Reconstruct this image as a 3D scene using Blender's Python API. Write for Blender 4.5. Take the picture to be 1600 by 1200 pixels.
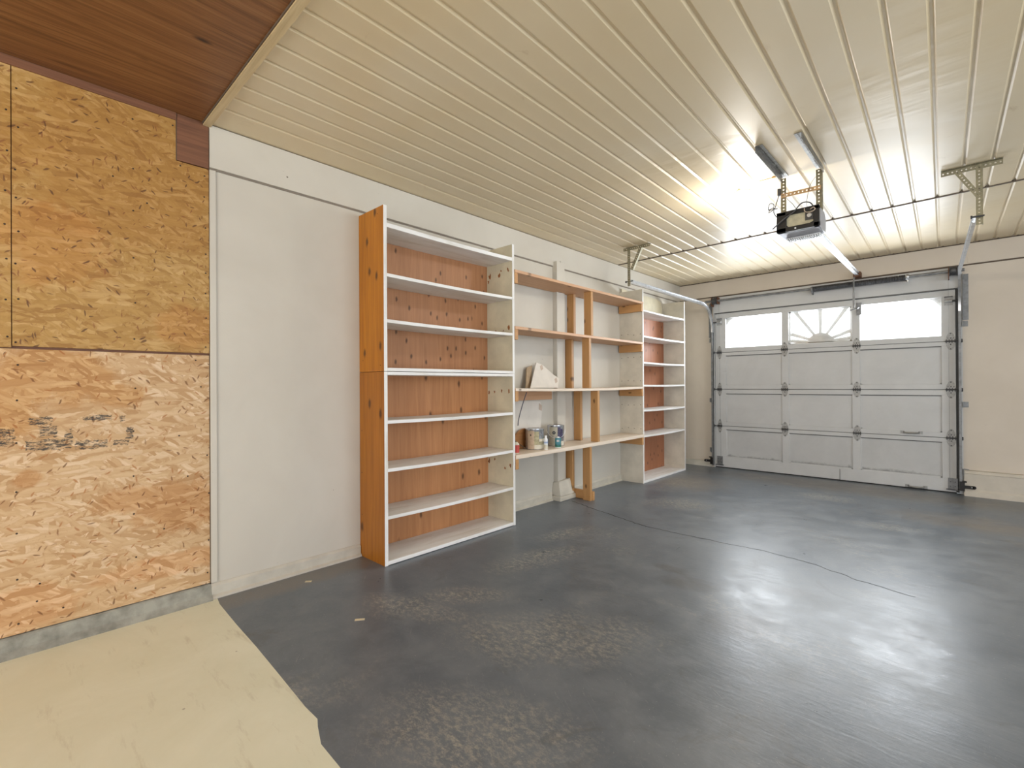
import bpy, bmesh, math, random
from mathutils import Vector, Matrix
random.seed(7)
R = math.radians
scene = bpy.context.scene
for o in list(bpy.data.objects): bpy.data.objects.remove(o)
COL = scene.collection

# ------------------------------------------------------------------ camera
CAM = Vector((3.152, -0.809, 1.22))
YAW, PITCH, ROLL, FPX = R(43.215), R(0.127), R(-0.324), 743.82
F = Vector((-math.sin(YAW), math.cos(YAW), 0)); Rt = Vector((math.cos(YAW), math.sin(YAW), 0)); U = Vector((0, 0, 1))
F2 = F*math.cos(PITCH) + U*math.sin(PITCH); U2 = -F*math.sin(PITCH) + U*math.cos(PITCH)
R3 = Rt*math.cos(ROLL) + U2*math.sin(ROLL); U3 = -Rt*math.sin(ROLL) + U2*math.cos(ROLL)
cam = bpy.data.objects.new('camera', bpy.data.cameras.new('camera')); COL.objects.link(cam)
m4 = Matrix((R3, U3, -F2)).transposed().to_4x4(); m4.translation = CAM
cam.matrix_world = m4
cam.data.sensor_width = 36; cam.data.lens = 36*FPX/1600; cam.data.clip_start = 0.02
scene.camera = cam

# ------------------------------------------------------------------ light
scene.view_settings.view_transform = 'Standard'; scene.view_settings.look = 'None'
scene.view_settings.gamma = 1; scene.view_settings.exposure = 0.0
try: scene.view_settings.use_curve_mapping = False
except Exception: pass
w = bpy.data.worlds.new('overcast_sky'); scene.world = w; w.use_nodes = True
bg = w.node_tree.nodes['Background']; bg.inputs[0].default_value = (0.93, 0.96, 1.0, 1); bg.inputs[1].default_value = 3.2

def light(name, kind, loc, energy, color, rot=(0, 0, 0), size=None, size_y=None):
    d = bpy.data.lights.new(name, kind); d.energy = energy; d.color = color
    if kind == 'AREA':
        d.shape = 'RECTANGLE'; d.size = size; d.size_y = size_y
    else: d.shadow_soft_size = size
    o = bpy.data.objects.new(name, d); COL.objects.link(o); o.location = loc; o.rotation_euler = rot
    return o
# daylight through the door panes, then unseen fills added behind and right of the camera
light('daylight_door_panes', 'AREA', (1.85, 6.52, 1.96), 130, (0.90, 0.95, 1.0), (R(-80), 0, 0), 2.4, 0.5)
light('fill_rear', 'AREA', (3.9, -4.85, 1.45), 84, (1.0, 0.98, 0.95), (R(90), 0, 0), 5.0, 2.5)
light('fill_right', 'AREA', (7.35, 1.6, 1.45), 90, (0.78, 0.89, 1.0), (R(90), 0, R(90)), 4.6, 2.5)
light('fill_near_bay', 'POINT', (1.6, -2.3, 2.58), 50, (1.0, 0.80, 0.50), size=0.06)  # unseen warm fill added over the near bay
light('bulb_light', 'POINT', (1.91, 3.18, 2.58), 34, (1.0, 0.95, 0.87), size=0.08)

# ------------------------------------------------------------------ nodes
class NT:
    def __init__(s, name):
        s.m = bpy.data.materials.new(name); s.m.use_nodes = True; s.t = s.m.node_tree
        s.b = s.t.nodes['Principled BSDF']; s.tc = s.t.nodes.new('ShaderNodeTexCoord')
        s.obj = s.tc.outputs['Object']
    def n(s, k): return s.t.nodes.new(k)
    def l(s, a, b): s.t.links.new(a, b)
    def put(s, sock, v):
        if hasattr(v, 'is_linked') or isinstance(v, bpy.types.NodeSocket): s.l(v, sock)
        else: sock.default_value = v
    def map(s, v, loc=(0, 0, 0), rot=(0, 0, 0), sc=(1, 1, 1)):
        n = s.n('ShaderNodeMapping'); s.l(v, n.inputs[0])
        n.inputs[1].default_value = loc; n.inputs[2].default_value = rot; n.inputs[3].default_value = sc
        return n.outputs[0]
    def noise(s, v, sc, det=4, rough=.55, dist=0, col=False):
        n = s.n('ShaderNodeTexNoise'); s.l(v, n.inputs['Vector']); n.inputs['Scale'].default_value = sc
        n.inputs['Detail'].default_value = det; n.inputs['Roughness'].default_value = rough; n.inputs['Distortion'].default_value = dist
        return n.outputs['Color' if col else 'Fac']
    def vor(s, v, sc, out='Color', rnd=1):
        n = s.n('ShaderNodeTexVoronoi'); s.l(v, n.inputs['Vector']); n.inputs['Scale'].default_value = sc
        n.inputs['Randomness'].default_value = rnd
        return n.outputs[out]
    def vor2(s, v, sc, out='Color'):
        n = s.n('ShaderNodeTexVoronoi'); n.voronoi_dimensions = '2D'; s.l(v, n.inputs['Vector']); n.inputs['Scale'].default_value = sc
        return n.outputs[out]
    def blobs(s, xy, nn, items, amp=.9):
        """mask of irregular patches: (cx, cy, rx, ry, angle) on the plane of xy, frayed by the noise nn"""
        sx = s.sep(xy); tot = None
        for (cx, cy, rx, ry, a) in items:
            dx = s.math('SUBTRACT', sx[0], cx); dy = s.math('SUBTRACT', sx[1], cy); ca, sa = math.cos(R(a)), math.sin(R(a))
            u = s.math('ADD', s.math('MULTIPLY', dx, ca/rx), s.math('MULTIPLY', dy, sa/rx))
            v = s.math('ADD', s.math('MULTIPLY', dx, -sa/ry), s.math('MULTIPLY', dy, ca/ry))
            r2 = s.math('ADD', s.math('MULTIPLY', u, u), s.math('MULTIPLY', v, v))
            f = s.ramp(s.math('ADD', s.math('MULTIPLY', r2, .3), s.math('MULTIPLY', nn, amp)), (.45, 1.), (.85, 0.))
            tot = f if tot is None else s.math('MAXIMUM', tot, f)
        return tot
    def ramp(s, f, *st, const=False):
        n = s.n('ShaderNodeValToRGB'); s.l(f, n.inputs[0]); e = n.color_ramp.elements
        if const: n.color_ramp.interpolation = 'CONSTANT'
        while len(e) < len(st): e.new(.5)
        for i, (p, c) in enumerate(st):
            e[i].position = p
            if not isinstance(c, tuple): c = (c, c, c)
            e[i].color = (*c, 1)
        return n.outputs[0]
    def mix(s, f, a, b, mode='MIX'):
        n = s.n('ShaderNodeMix'); n.data_type = 'RGBA'; n.blend_type = mode
        s.put(n.inputs[0], f)
        for sk, v in ((n.inputs[6], a), (n.inputs[7], b)):
            if isinstance(v, tuple) and len(v) == 3: v = (*v, 1)
            s.put(sk, v)
        return n.outputs[2]
    def math(s, op, a, b=0, c=None, clamp=False):
        n = s.n('ShaderNodeMath'); n.operation = op; n.use_clamp = clamp; s.put(n.inputs[0], a); s.put(n.inputs[1], b)
        if c is not None: s.put(n.inputs[2], c)
        return n.outputs[0]
    def sep(s, v):
        n = s.n('ShaderNodeSeparateXYZ'); s.l(v, n.inputs[0]); return n.outputs
    def comb(s, x, y, z=0.0):
        n = s.n('ShaderNodeCombineXYZ')
        for i, v in enumerate((x, y, z)): s.put(n.inputs[i], v)
        return n.outputs[0]
    def vadd(s, a, b):
        n = s.n('ShaderNodeVectorMath'); n.operation = 'ADD'; s.put(n.inputs[0], a); s.put(n.inputs[1], b); return n.outputs[0]
    def vscale(s, a, k):
        n = s.n('ShaderNodeVectorMath'); n.operation = 'SCALE'; s.put(n.inputs[0], a); n.inputs['Scale'].default_value = k; return n.outputs[0]
    def bump(s, h, st=.3, d=.01):
        n = s.n('ShaderNodeBump'); s.l(h, n.inputs['Height']); n.inputs['Strength'].default_value = st; n.inputs['Distance'].default_value = d
        s.l(n.outputs[0], s.b.inputs['Normal'])
    def fin(s, col=None, rough=.5, metal=0, spec=.5):
        if col is not None:
            if isinstance(col, tuple): col = (*col[:3], 1)
            s.put(s.b.inputs['Base Color'], col)
        s.put(s.b.inputs['Roughness'], rough); s.b.inputs['Metallic'].default_value = metal
        s.b.inputs['Specular IOR Level'].default_value = spec
        return s.m

def lin(r, g, b):
    f = lambda c: (c/255/12.92) if c/255 <= .04045 else ((c/255+.055)/1.055)**2.4
    return (f(r), f(g), f(b))

def flat(name, col, rough=.5, metal=0, var=.08, sc=14, bump=0):
    t = NT(name); n = t.noise(t.obj, sc, 5, .6)
    a = tuple(max(0, c*(1-var)) for c in col); b = tuple(min(1, c*(1+var)) for c in col)
    if bump: t.bump(n, bump, .004)
    return t.fin(t.ramp(n, (.35, a), (.65, b)), rough, metal)

def wood(name, base, dark, axis='z', rough=.55, knots=.0, streak=1.0, grain=60, knotsc=5, bandw=.0, face='x'):
    """plain sawn board: fine grain stretched along the board's long axis, with scattered knots"""
    t = NT(name); k = {'x': 0, 'y': 1, 'z': 2}[axis]
    sc = [grain]*3; sc[k] = grain/22; v = t.map(t.obj, sc=tuple(sc))
    g = t.noise(v, 1, 3, .6, .6)
    sc2 = [6]*3; sc2[k] = .5
    g2 = t.noise(t.map(t.obj, sc=tuple(sc2)), 1, 2, .5, 1.2)
    c = t.mix(t.ramp(g, (.35, 0.), (.72, streak*.8)), base, dark)
    lite = tuple(min(1, x*1.22) for x in base)
    c = t.mix(t.ramp(g2, (.4, 0.), (.65, .55)), c, t.mix(.5, c, lite))
    if bandw:   # rotary-cut veneer: broad strips of slightly different tone
        sc3 = [1/bandw]*3; sc3[k] = .02
        vb = t.vadd(t.map(t.obj, sc=tuple(sc3)), t.vscale(t.noise(t.map(t.obj, sc=(1, 1, 1)), 2.2, 2, .5, col=True), .5))
        bb = t.sep(t.vor(vb, 1))[0]
        c = t.mix(t.ramp(bb, (.0, 0.), (.35, .0), (.36, .55), (.6, .55), (.61, .2), const=True), c, t.mix(.45, c, dark))
    if knots:
        so = t.sep(t.vadd(t.obj, t.vscale(t.noise(t.obj, 30, 2, col=True), .012))); ax = [i for i in range(3) if i != 'xyz'.index(face)]
        vd = t.comb(*[t.math('MULTIPLY', so[i], .5 if i == k else 1.0) for i in ax])
        vk = t.vor2(vd, knotsc, 'Distance'); vsel = t.sep(t.vor2(vd, knotsc))[0]
        kf = t.math('MULTIPLY', t.ramp(vk, (.0, 1.), (.05*knots, 1.), (.13*knots, 0.)), t.ramp(vsel, (.35, 0.), (.40, .9)))
        kc = tuple(x*.28 for x in dark)
        c = t.mix(kf, c, kc)
    t.bump(g, .12, .002)
    return t.fin(c, rough)

def osb(name, hues, stains, fine=1.0, stencil=False, contrast=1.0):
    """oriented strand board: layers of long flat flakes lying at many angles.
    hues: mid, light, dark, pale, chip; stains: (colour, amount, [(y, z, ry, rz)])"""
    t = NT(name); s = t.sep(t.obj); p0 = t.comb(s[1], s[2])
    p = t.vadd(p0, t.vscale(t.noise(p0, 5, 4, .65, col=True), .05))
    def rot(v, ang, sx, sy, loc): return t.map(t.map(v, rot=(0, 0, R(ang))), loc=loc, sc=(sx*fine, sy*fine, 1))
    c = t.mix(t.noise(p, 9, 4, .6), hues[0], hues[1])
    LAY = ((6, 9, 40, .35), (-42, 10, 44, .45), (58, 11, 46, .48), (-14, 8, 40, .45), (24, 10, 52, .5), (-74, 13, 56, .58), (88, 12, 50, .62), (-26, 11, 50, .55), (12, 10, 50, .6), (40, 13, 60, .66), (-5, 9, 48, .66))
    for i, (ang, sx, sy, thr) in enumerate(LAY):
        q = rot(p, ang, sx, sy, (i*3.71, i*1.93, 0)); vc = t.sep(t.vor(q, 1))
        tone = t.ramp(vc[0], (.0, hues[2]), (.28, hues[0]), (.6, hues[1]), (.95, hues[3]))
        gr = t.noise(rot(p, ang, 6, 110, (i, 0, 0)), 1, 3, .6)
        tone = t.mix(t.ramp(gr, (.42, 0.), (.7, .30)), tone, hues[2])
        edge = t.vor(q, 1, 'Distance'); tone = t.mix(t.ramp(edge, (.42, 0.), (.62, .28)), tone, hues[2])
        mk = t.ramp(vc[1], (thr-.01, 0.), (thr+.01, contrast))
        c = t.mix(mk, c, tone)
    for i, (ang, sx, sy) in enumerate(((-35, 20, 75), (52, 22, 80), (8, 24, 100), (84, 20, 85), (-62, 26, 100))):
        q = rot(p, ang, sx, sy, (i*5.1+.3, 7-i, 0)); vc = t.sep(t.vor(q, 1)); d = t.vor(q, 1, 'Distance')
        mk = t.math('MULTIPLY', t.ramp(vc[1], (.955, 0.), (.96, 1.)), t.ramp(d, (.26, 1.), (.40, 0.)))
        c = t.mix(t.math('MULTIPLY', mk, .85), c, t.mix(vc[2], hues[4], tuple(x*2.6 for x in hues[4])))
    sl = t.noise(p, 70, 4, .75, .8); gate = t.ramp(t.noise(p, 7, 3), (.45, 0.), (.6, 1.))
    c = t.mix(t.math('MULTIPLY', t.ramp(sl, (.60, 0.), (.70, .7)), gate), c, tuple(x*1.6 for x in hues[4]))
    for colr, amt, blobs in stains:
        nn = t.noise(p, 7, 6, .72, .5); tot = None
        for (by, bz, ry, rz) in blobs:
            u = t.math('MULTIPLY', t.math('SUBTRACT', s[1], by), 1/ry); v = t.math('MULTIPLY', t.math('SUBTRACT', s[2], bz), 1/rz)
            r2 = t.math('ADD', t.math('MULTIPLY', u, u), t.math('MULTIPLY', v, v))
            f = t.math('ADD', t.math('MULTIPLY', r2, .32), t.math('MULTIPLY', nn, 1.0))
            f = t.ramp(f, (.70, 1.), (.92, 0.)); tot = f if tot is None else t.math('MAXIMUM', tot, f)
        c = t.mix(t.math('MULTIPLY', tot, amt), c, colr, 'MULTIPLY')
    if stencil:   # faded black stencilled print, broken up along the strands
        brk = t.noise(t.map(p0, sc=(1, 3.2, 1)), 26, 6, .85)
        brk = t.ramp(brk, (.47, 0.), (.53, 1.)); pw = t.sep(t.vadd(p0, t.vscale(t.noise(p0, 38, 5, .8, col=True), .04)))
        tot = None
        for (y0, y1, z0, z1) in stencil:
            a = t.math('GREATER_THAN', pw[0], y0+.02); b = t.math('LESS_THAN', pw[0], y1+.02)
            cc = t.math('GREATER_THAN', pw[1], z0+.02); d = t.math('LESS_THAN', pw[1], z1+.02)
            mk = t.math('MULTIPLY', t.math('MULTIPLY', a, b), t.math('MULTIPLY', cc, d))
            tot = mk if tot is None else t.math('MAXIMUM', tot, mk)
        c = t.mix(t.math('MULTIPLY', t.math('MULTIPLY', tot, brk), .92), c, (.018, .020, .022))
    t.bump(t.noise(p, 40, 3), .25, .003)
    return t.fin(c, .62)

# ------------------------------------------------------------------ materials
M = {}
def build_materials():
    # painted drywall
    t = NT('wall_paint'); n = t.noise(t.obj, 1.3, 4, .6, .4); f = t.noise(t.obj, 60, 3, .6)
    c = t.ramp(n, (.3, (.545, .51, .445)), (.7, (.60, .57, .505)))
    sm = t.noise(t.map(t.obj, sc=(1, 1, 3.4)), 9, 5, .75)
    c = t.mix(t.ramp(sm, (.70, 0.), (.78, .5)), c, (.36, .33, .29))
    sp = t.vor(t.obj, 11, 'Distance'); gate = t.noise(t.obj, 3, 2)
    c = t.mix(t.math('MULTIPLY', t.ramp(sp, (.022, 1.), (.04, 0.)), t.ramp(gate, (.53, 0.), (.58, .75))), c, (.13, .11, .1))
    t.bump(f, .05, .002); M['wall'] = t.fin(c, .55)
    t = NT('far_wall_paint'); n = t.noise(t.obj, 1.6, 4, .6, .4)
    c = t.ramp(n, (.3, (.53, .465, .385)), (.7, (.58, .515, .435)))
    sm = t.noise(t.map(t.obj, sc=(1, 1, 2)), 7, 5, .75); c = t.mix(t.ramp(sm, (.68, 0.), (.78, .4)), c, (.34, .29, .24))
    M['farwall'] = t.fin(c, .55)
    M['sill'] = flat('painted_sill', (.53, .50, .43), .6, var=.08, sc=9)
    M['line'] = flat('gap_and_shade', (.10, .075, .055), .9)
    M['softline'] = flat('shadow_line_and_hole', (.22, .19, .155), .9)  # shadow line of the upper band put into colour; also the nail hole
    M['concrete'] = flat('bare_concrete', (.27, .27, .235), .85, var=.28, sc=11, bump=.5)
    M['curbpaint'] = flat('painted_curb', (.52, .475, .405), .7, var=.05, sc=7, bump=.3)
    # metal ceiling liner
    t = NT('ceiling_liner'); n = t.noise(t.obj, .7, 4, .6, .5)
    c = t.ramp(n, (.35, (.68, .56, .365)), (.65, (.70, .605, .44)))
    st = t.noise(t.obj, 5.5, 5, .7, .6); c = t.mix(t.ramp(st, (.66, 0.), (.78, .45)), c, (.40, .27, .13))
    dent = t.noise(t.map(t.obj, sc=(1.5, 6.0, 1)), 1.5, 2, .4, .4)
    gate = t.ramp(t.noise(t.obj, 1.1, 2), (.5, .06), (.62, 1.))
    t.bump(t.math('MULTIPLY', dent, gate), .45, .012)
    M['ceiling'] = t.fin(c, .40, 0, .42)
    # brown plywood ceiling
    t = NT('brown_plywood'); v = t.map(t.obj, sc=(46, 1.6, 1)); g = t.noise(v, 1, 4, .65, .8)
    c = t.ramp(g, (.30, (.115, .044, .016)), (.52, (.225, .096, .034)), (.74, (.31, .15, .06)))
    kn = t.vor(t.map(t.obj, sc=(1.5, .55, 1)), 4.2, 'Distance'); c = t.mix(t.ramp(kn, (.04, 1.), (.11, 0.)), c, (.03, .011, .006))
    M['brownply'] = t.fin(c, .5)
    M['browntrim'] = wood('brown_board', (.20, .085, .042), (.10, .04, .02), 'y', .6)
    M['creamtrim'] = wood('cream_strip', (.62, .50, .30), (.46, .34, .18), 'x', .5)
    # osb
    M['osb_up'] = osb('osb_golden', ((.42, .245, .066), (.47, .285, .086), (.30, .150, .034), (.55, .355, .14), (.10, .040, .012)), (((.86, .74, .55), .8, [(-.35, 2.35, .5, .4)]), ((1.0, .80, .62), .6, [(-.65, 1.9, .2, .2), (-.1, 1.55, .15, .12)])), 1.12, contrast=.85)
    ST = ((-.90, -.782, .955, 1.035), (-.735, -.655, 1.045, 1.08), (-.70, -.64, .985, 1.04), (-.745, -.59, .925, .975), (-.61, -.585, .945, 1.02),
          (-.545, -.44, 1.052, 1.08), (-.405, -.385, 1.045, 1.075), (-.575, -.455, .915, .958), (-.43, -.37, .925, .95), (-.38, -.35, .955, 1.01))
    M['osb_low'] = osb('osb_pale', ((.55, .36, .19), (.62, .435, .25), (.44, .26, .115), (.70, .53, .35), (.16, .07, .022)), (((.84, .66, .40), .8, [(-.66, 1.27, .24, .14), (-.42, 1.18, .12, .06), (-.80, 1.1, .1, .12)]), ((.80, .60, .38), .75, [(-.14, .56, .22, .15), (-.36, .63, .16, .07), (-.74, .80, .05, .04)]), ((1.0, .80, .62), .6, [(-.2, .25, .3, .06), (-.75, .2, .2, .1)])), 1.0, ST)
    M['nail'] = flat('nail_head', (.035, .02, .014), .5, .3)
    # floors
    t = NT('grey_painted_concrete'); p = t.obj
    n1 = t.noise(p, .8, 5, .6, .5); n2 = t.noise(p, 4.5, 6, .7, .3)
    c = t.ramp(n1, (.3, (.082, .104, .132)), (.5, (.112, .135, .165)), (.7, (.145, .168, .198)))
    c = t.mix(t.ramp(n2, (.42, 0.), (.66, .6)), c, (.185, .208, .235))
    fine = t.noise(t.map(p, sc=(1, 1.5, 1)), 26, 8, .9)
    pn = t.noise(p, 4.5, 6, .75, .6)
    worn = t.blobs(p, pn, ((.95, .72, .34, .12, 20), (1.05, 1.02, .30, .12, 45), (.98, 1.75, .42, .16, 75), (.80, 2.35, .30, .12, 80), (1.7, 1.0, .5, .25, 40), (1.9, 0.3, .4, .25, 30), (.62, 4.9, .26, .45, 0), (1.05, 3.9, .35, .25, 30), (2.7, 4.3, .30, .12, 10), (2.1, 5.2, .30, .18, 0)))
    zone = t.math('MAXIMUM', worn, t.ramp(t.noise(p, 1.3, 5, .65, .5), (.56, 0.), (.72, .8)))
    wear = t.math('MULTIPLY', t.ramp(fine, (.48, 0.), (.58, 1.)), zone)
    c = t.mix(t.math('MULTIPLY', wear, .72), c, (.42, .395, .335))
    brown = t.blobs(p, pn, ((.75, 5.0, .45, .5, 0), (2.2, 5.9, 1.6, .35, 0), (3.2, 4.9, .6, .3, 0), (.12, .5, .12, .9, 0)))
    c = t.mix(t.math('MULTIPLY', brown, .5), c, (.20, .165, .125))
    spk = t.noise(p, 75, 3, .7); c = t.mix(t.ramp(spk, (.66, 0.), (.72, .5)), c, (.44, .43, .40))
    scr = t.noise(t.map(t.map(p, rot=(0, 0, R(35))), sc=(2, 30, 1)), 3, 5, .8, 1.5); c = t.mix(t.ramp(scr, (.62, 0.), (.68, .35)), c, (.38, .37, .35))
    dk = t.noise(p, 2.6, 5, .7, 1.0); c = t.mix(t.ramp(dk, (.58, 0.), (.72, .6)), c, (.085, .086, .088))
    oil = t.blobs(p, pn, ((1.95, 2.05, .20, .10, 10), (2.35, 1.75, .22, .16, 40), (2.45, 2.35, .16, .08, 20), (1.75, 2.2, .12, .06, 0)))
    c = t.mix(t.math('MULTIPLY', oil, .55), c, (.075, .070, .066))
    rr = t.ramp(n2, (.3, .27), (.7, .42))
    sw = t.noise(t.map(p, rot=(0, 0, R(25)), sc=(1, 5, 1)), 6, 4, .6, 1.0)
    t.bump(t.mix(.5, t.noise(p, 14, 5, .65), sw), .16, .01)
    M['floor_grey'] = t.fin(c, rr, 0, .55)
    t = NT('beige_concrete'); n = t.noise(t.obj, 2.2, 6, .7, .5); f = t.noise(t.map(t.obj, sc=(.5, 2.5, 1)), 5, 5, .7)
    c = t.ramp(n, (.3, (.69, .70, .55)), (.7, (.77, .785, .65)))
    c = t.mix(t.ramp(f, (.58, 0.), (.76, .5)), c, (.36, .31, .22))
    sp = t.vor(t.obj, 9, 'Distance'); gate = t.noise(t.obj, 4, 2)
    c = t.mix(t.math('MULTIPLY', t.ramp(sp, (.03, 1.), (.06, 0.)), t.ramp(gate, (.58, 0.), (.6, .8))), c, (.14, .10, .07))
    t.bump(f, .15, .006); M['floor_beige'] = t.fin(c, .6)
    M['crack'] = flat('crack_dark', (.018, .017, .016), .95)
    M['patchlite'] = flat('tape', (.62, .56, .40), .7)
    # shelves
    M['orange_low'] = wood('orange_stained_board_darker', (.40, .145, .010), (.23, .070, .004), 'z', .45, .8, 1.0, 40, 4.5, face='y')
    M['orange'] = wood('orange_stained_board', (.47, .175, .006), (.28, .086, .003), 'z', .45, 1.1, 1.0, 46, 7, face='y')
    def white(name, axis):
        t = NT(name); sc = [3]*3; sc['xyz'.index(axis)] = .6
        n = t.noise(t.map(t.obj, sc=tuple(sc)), 2.6, 5, .68, .5)
        c = t.ramp(n, (.32, (.66, .635, .59)), (.5, (.79, .785, .775)), (.7, (.85, .85, .85)))
        g = t.noise(t.map(t.obj, sc=tuple(30 if i != 'xyz'.index(axis) else 2 for i in range(3))), 1, 3)
        c = t.mix(t.ramp(g, (.55, 0.), (.75, .3)), c, (.48, .43, .35)); return t.fin(c, .5)
    M['shelfwhite'] = white('worn_white_paint', 'y'); M['sidewhite'] = white('worn_white_paint_upright', 'z')
    M['cream'] = flat('cream_paint', (.60, .55, .41), .55, var=.1, sc=5)
    M['creamgrey'] = flat('cream_grey_paint', (.56, .52, .44), .55, var=.1, sc=5)
    M['chip'] = flat('chipped_paint_wood', (.26, .10, .03), .7, var=.3, sc=40)
    M['backply'] = wood('fir_plywood', (.42, .200, .092), (.28, .115, .045), 'z', .5, 1.0, .8, 40, 10)
    M['backply_low'] = wood('fir_plywood_clear', (.50, .235, .098), (.33, .130, .044), 'z', .45, .7, .9, 34, 5, bandw=.22)
    M['backply_far'] = wood('reddish_plywood', (.38, .155, .075), (.24, .080, .034), 'z', .5, 1.0, .8, 38, 9)
    M['pine_y'] = wood('pine_board', (.56, .335, .195), (.43, .23, .115), 'y', .55, .6, .6, 40, 4.5, face='z')
    M['pine_z'] = wood('pine_post', (.46, .25, .095), (.34, .16, .05), 'z', .55, 1.0, .7, 40, 8, face='y')
    M['pine_x'] = wood('pine_cleat', (.48, .26, .10), (.36, .165, .05), 'x', .55, 1.0, .7, 40, 9, face='y')
    M['pinetop'] = wood('pine_shelf_pale', (.72, .63, .53), (.60, .45, .31), 'y', .5, .4, .6, 40, 4.5)
    # door
    t = NT('door_paint'); n = t.noise(t.obj, 2.5, 5, .65, .3)
    c = t.ramp(n, (.3, (.47, .475, .475)), (.7, (.53, .535, .535)))
    g = t.noise(t.map(t.obj, sc=(1.2, 1, 1)), 6, 6, .75, .5); c = t.mix(t.ramp(g, (.64, 0.), (.76, .35)), c, (.30, .30, .29))
    M['door'] = t.fin(c, .5)
    t = NT('door_panel_stained'); n = t.noise(t.obj, 2.5, 5, .65, .3); s = t.sep(t.obj)
    c = t.ramp(n, (.3, (.43, .435, .435)), (.7, (.50, .505, .505)))
    g = t.noise(t.map(t.obj, sc=(1, 1, 1)), 5, 6, .75, .4)   # mould and water stain along the foot of the bottom panels
    edge = t.math('SUBTRACT', .252, s[2]); e2 = t.math('MULTIPLY_ADD', edge, 7.0, t.math('SUBTRACT', g, .45))
    c = t.mix(t.math('MULTIPLY', t.ramp(e2, (.42, 0.), (.62, 1.)), .6), c, (.12, .12, .115))
    M['door_stain'] = t.fin(c, .5)
    M['joint'] = flat('door_joint_dark', (.13, .13, .125), .8)
    M['rubber'] = flat('bottom_seal', (.02, .019, .018), .8)
    M['galv'] = flat('galvanised_steel', (.55, .56, .57), .32, .85, .15, 20)
    M['galvdull'] = flat('dull_steel', (.20, .205, .21), .5, .6, .2, 25)
    M['hinge'] = flat('painted_hinge', (.33, .33, .32), .45, .2, .2, 60)
    M['steeldark'] = flat('dark_steel', (.075, .075, .078), .45, .6, .25, 40)
    M['black'] = flat('black_plastic', (.012, .012, .014), .28)
    M['bolt'] = flat('black_latch', (.012, .010, .010), .5, .3)
    M['perf'] = flat('zinc_perforated_angle', (.22, .20, .13), .45, .5, .2, 30)
    M['perfrust'] = flat('rusty_perforated_strap', (.50, .33, .17), .5, .5, .25, 30)
    M['perfgrey'] = flat('grey_perforated_angle', (.27, .27, .26), .38, .75, .25, 30)
    M['rust'] = flat('rust', (.16, .07, .035), .7, .2, .3, 50)
    M['handle'] = flat('pewter_handle', (.25, .25, .24), .4, .6)
    M['openergrey'] = flat('opener_grey_sheet', (.36, .37, .42), .35, .5, .06, 10)
    M['openerbeige'] = flat('opener_beige_label', (.52, .48, .34), .5, 0, .14, 28)
    M['lens'] = flat('clear_lens', (.72, .73, .74), .2)
    M['ceramic'] = flat('porcelain', (.78, .74, .62), .3)
    t = NT('bulb_glow'); t.b.inputs['Emission Color'].default_value = (1, .95, .86, 1); t.b.inputs['Emission Strength'].default_value = 22; M['bulb'] = t.fin((.9, .9, .9), .4)
    t = NT('window_glass'); gl = t.n('ShaderNodeBsdfGlossy'); gl.inputs['Roughness'].default_value = .05
    tr = t.n('ShaderNodeBsdfTransparent'); mx = t.n('ShaderNodeMixShader'); mx.inputs[0].default_value = .07
    t.l(tr.outputs[0], mx.inputs[1]); t.l(gl.outputs[0], mx.inputs[2]); t.l(mx.outputs[0], t.t.nodes['Material Output'].inputs[0]); M['glass'] = t.m
    M['paper'] = flat('pale_board', (.68, .64, .58), .7, var=.05, sc=6)
    M['card'] = flat('cardboard', (.42, .31, .20), .8, var=.1)
    M['tan'] = flat('tan_tape', (.50, .40, .32), .6)
    M['tin'] = flat('tin_can_metal', (.55, .57, .60), .25, .85, .1, 12)
    M['labeltan'] = flat('tan_label', (.55, .42, .30), .6, var=.15, sc=30)
    M['labelolive'] = flat('olive_label', (.40, .36, .22), .6, var=.3, sc=30)
    M['labelcream'] = flat('cream_label', (.62, .58, .48), .6, var=.15, sc=25)
    M['labelgrey'] = flat('grey_label', (.40, .37, .29), .6, var=.1)
    M['purple'] = flat('dark_purple_print', (.045, .035, .085), .5, var=.4, sc=50)
    M['teal'] = flat('teal_label', (.045, .20, .25), .4, var=.2, sc=40)
    M['green'] = flat('green_label', (.08, .30, .20), .4)
    M['blue'] = flat('blue_print', (.10, .22, .48), .5)
    M['whitep'] = flat('white_plastic', (.80, .82, .84), .35, var=.03)
    M['red'] = flat('red_label', (.50, .055, .04), .4)
    M['stick'] = flat('dark_stick', (.09, .055, .03), .7)
    M['disc'] = wood('stained_round', (.36, .17, .06), (.22, .09, .03), 'y', .5)
    M['wire'] = flat('wire', (.05, .05, .055), .45)
    M['wirelight'] = flat('grey_wire', (.55, .53, .50), .45)
    M['cable'] = flat('dark_cable', (.06, .055, .075), .5)
    M['outside'] = flat('outside_paint', (.62, .63, .62), .6)
    M['osbside'] = M['orange']
build_materials()

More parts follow.
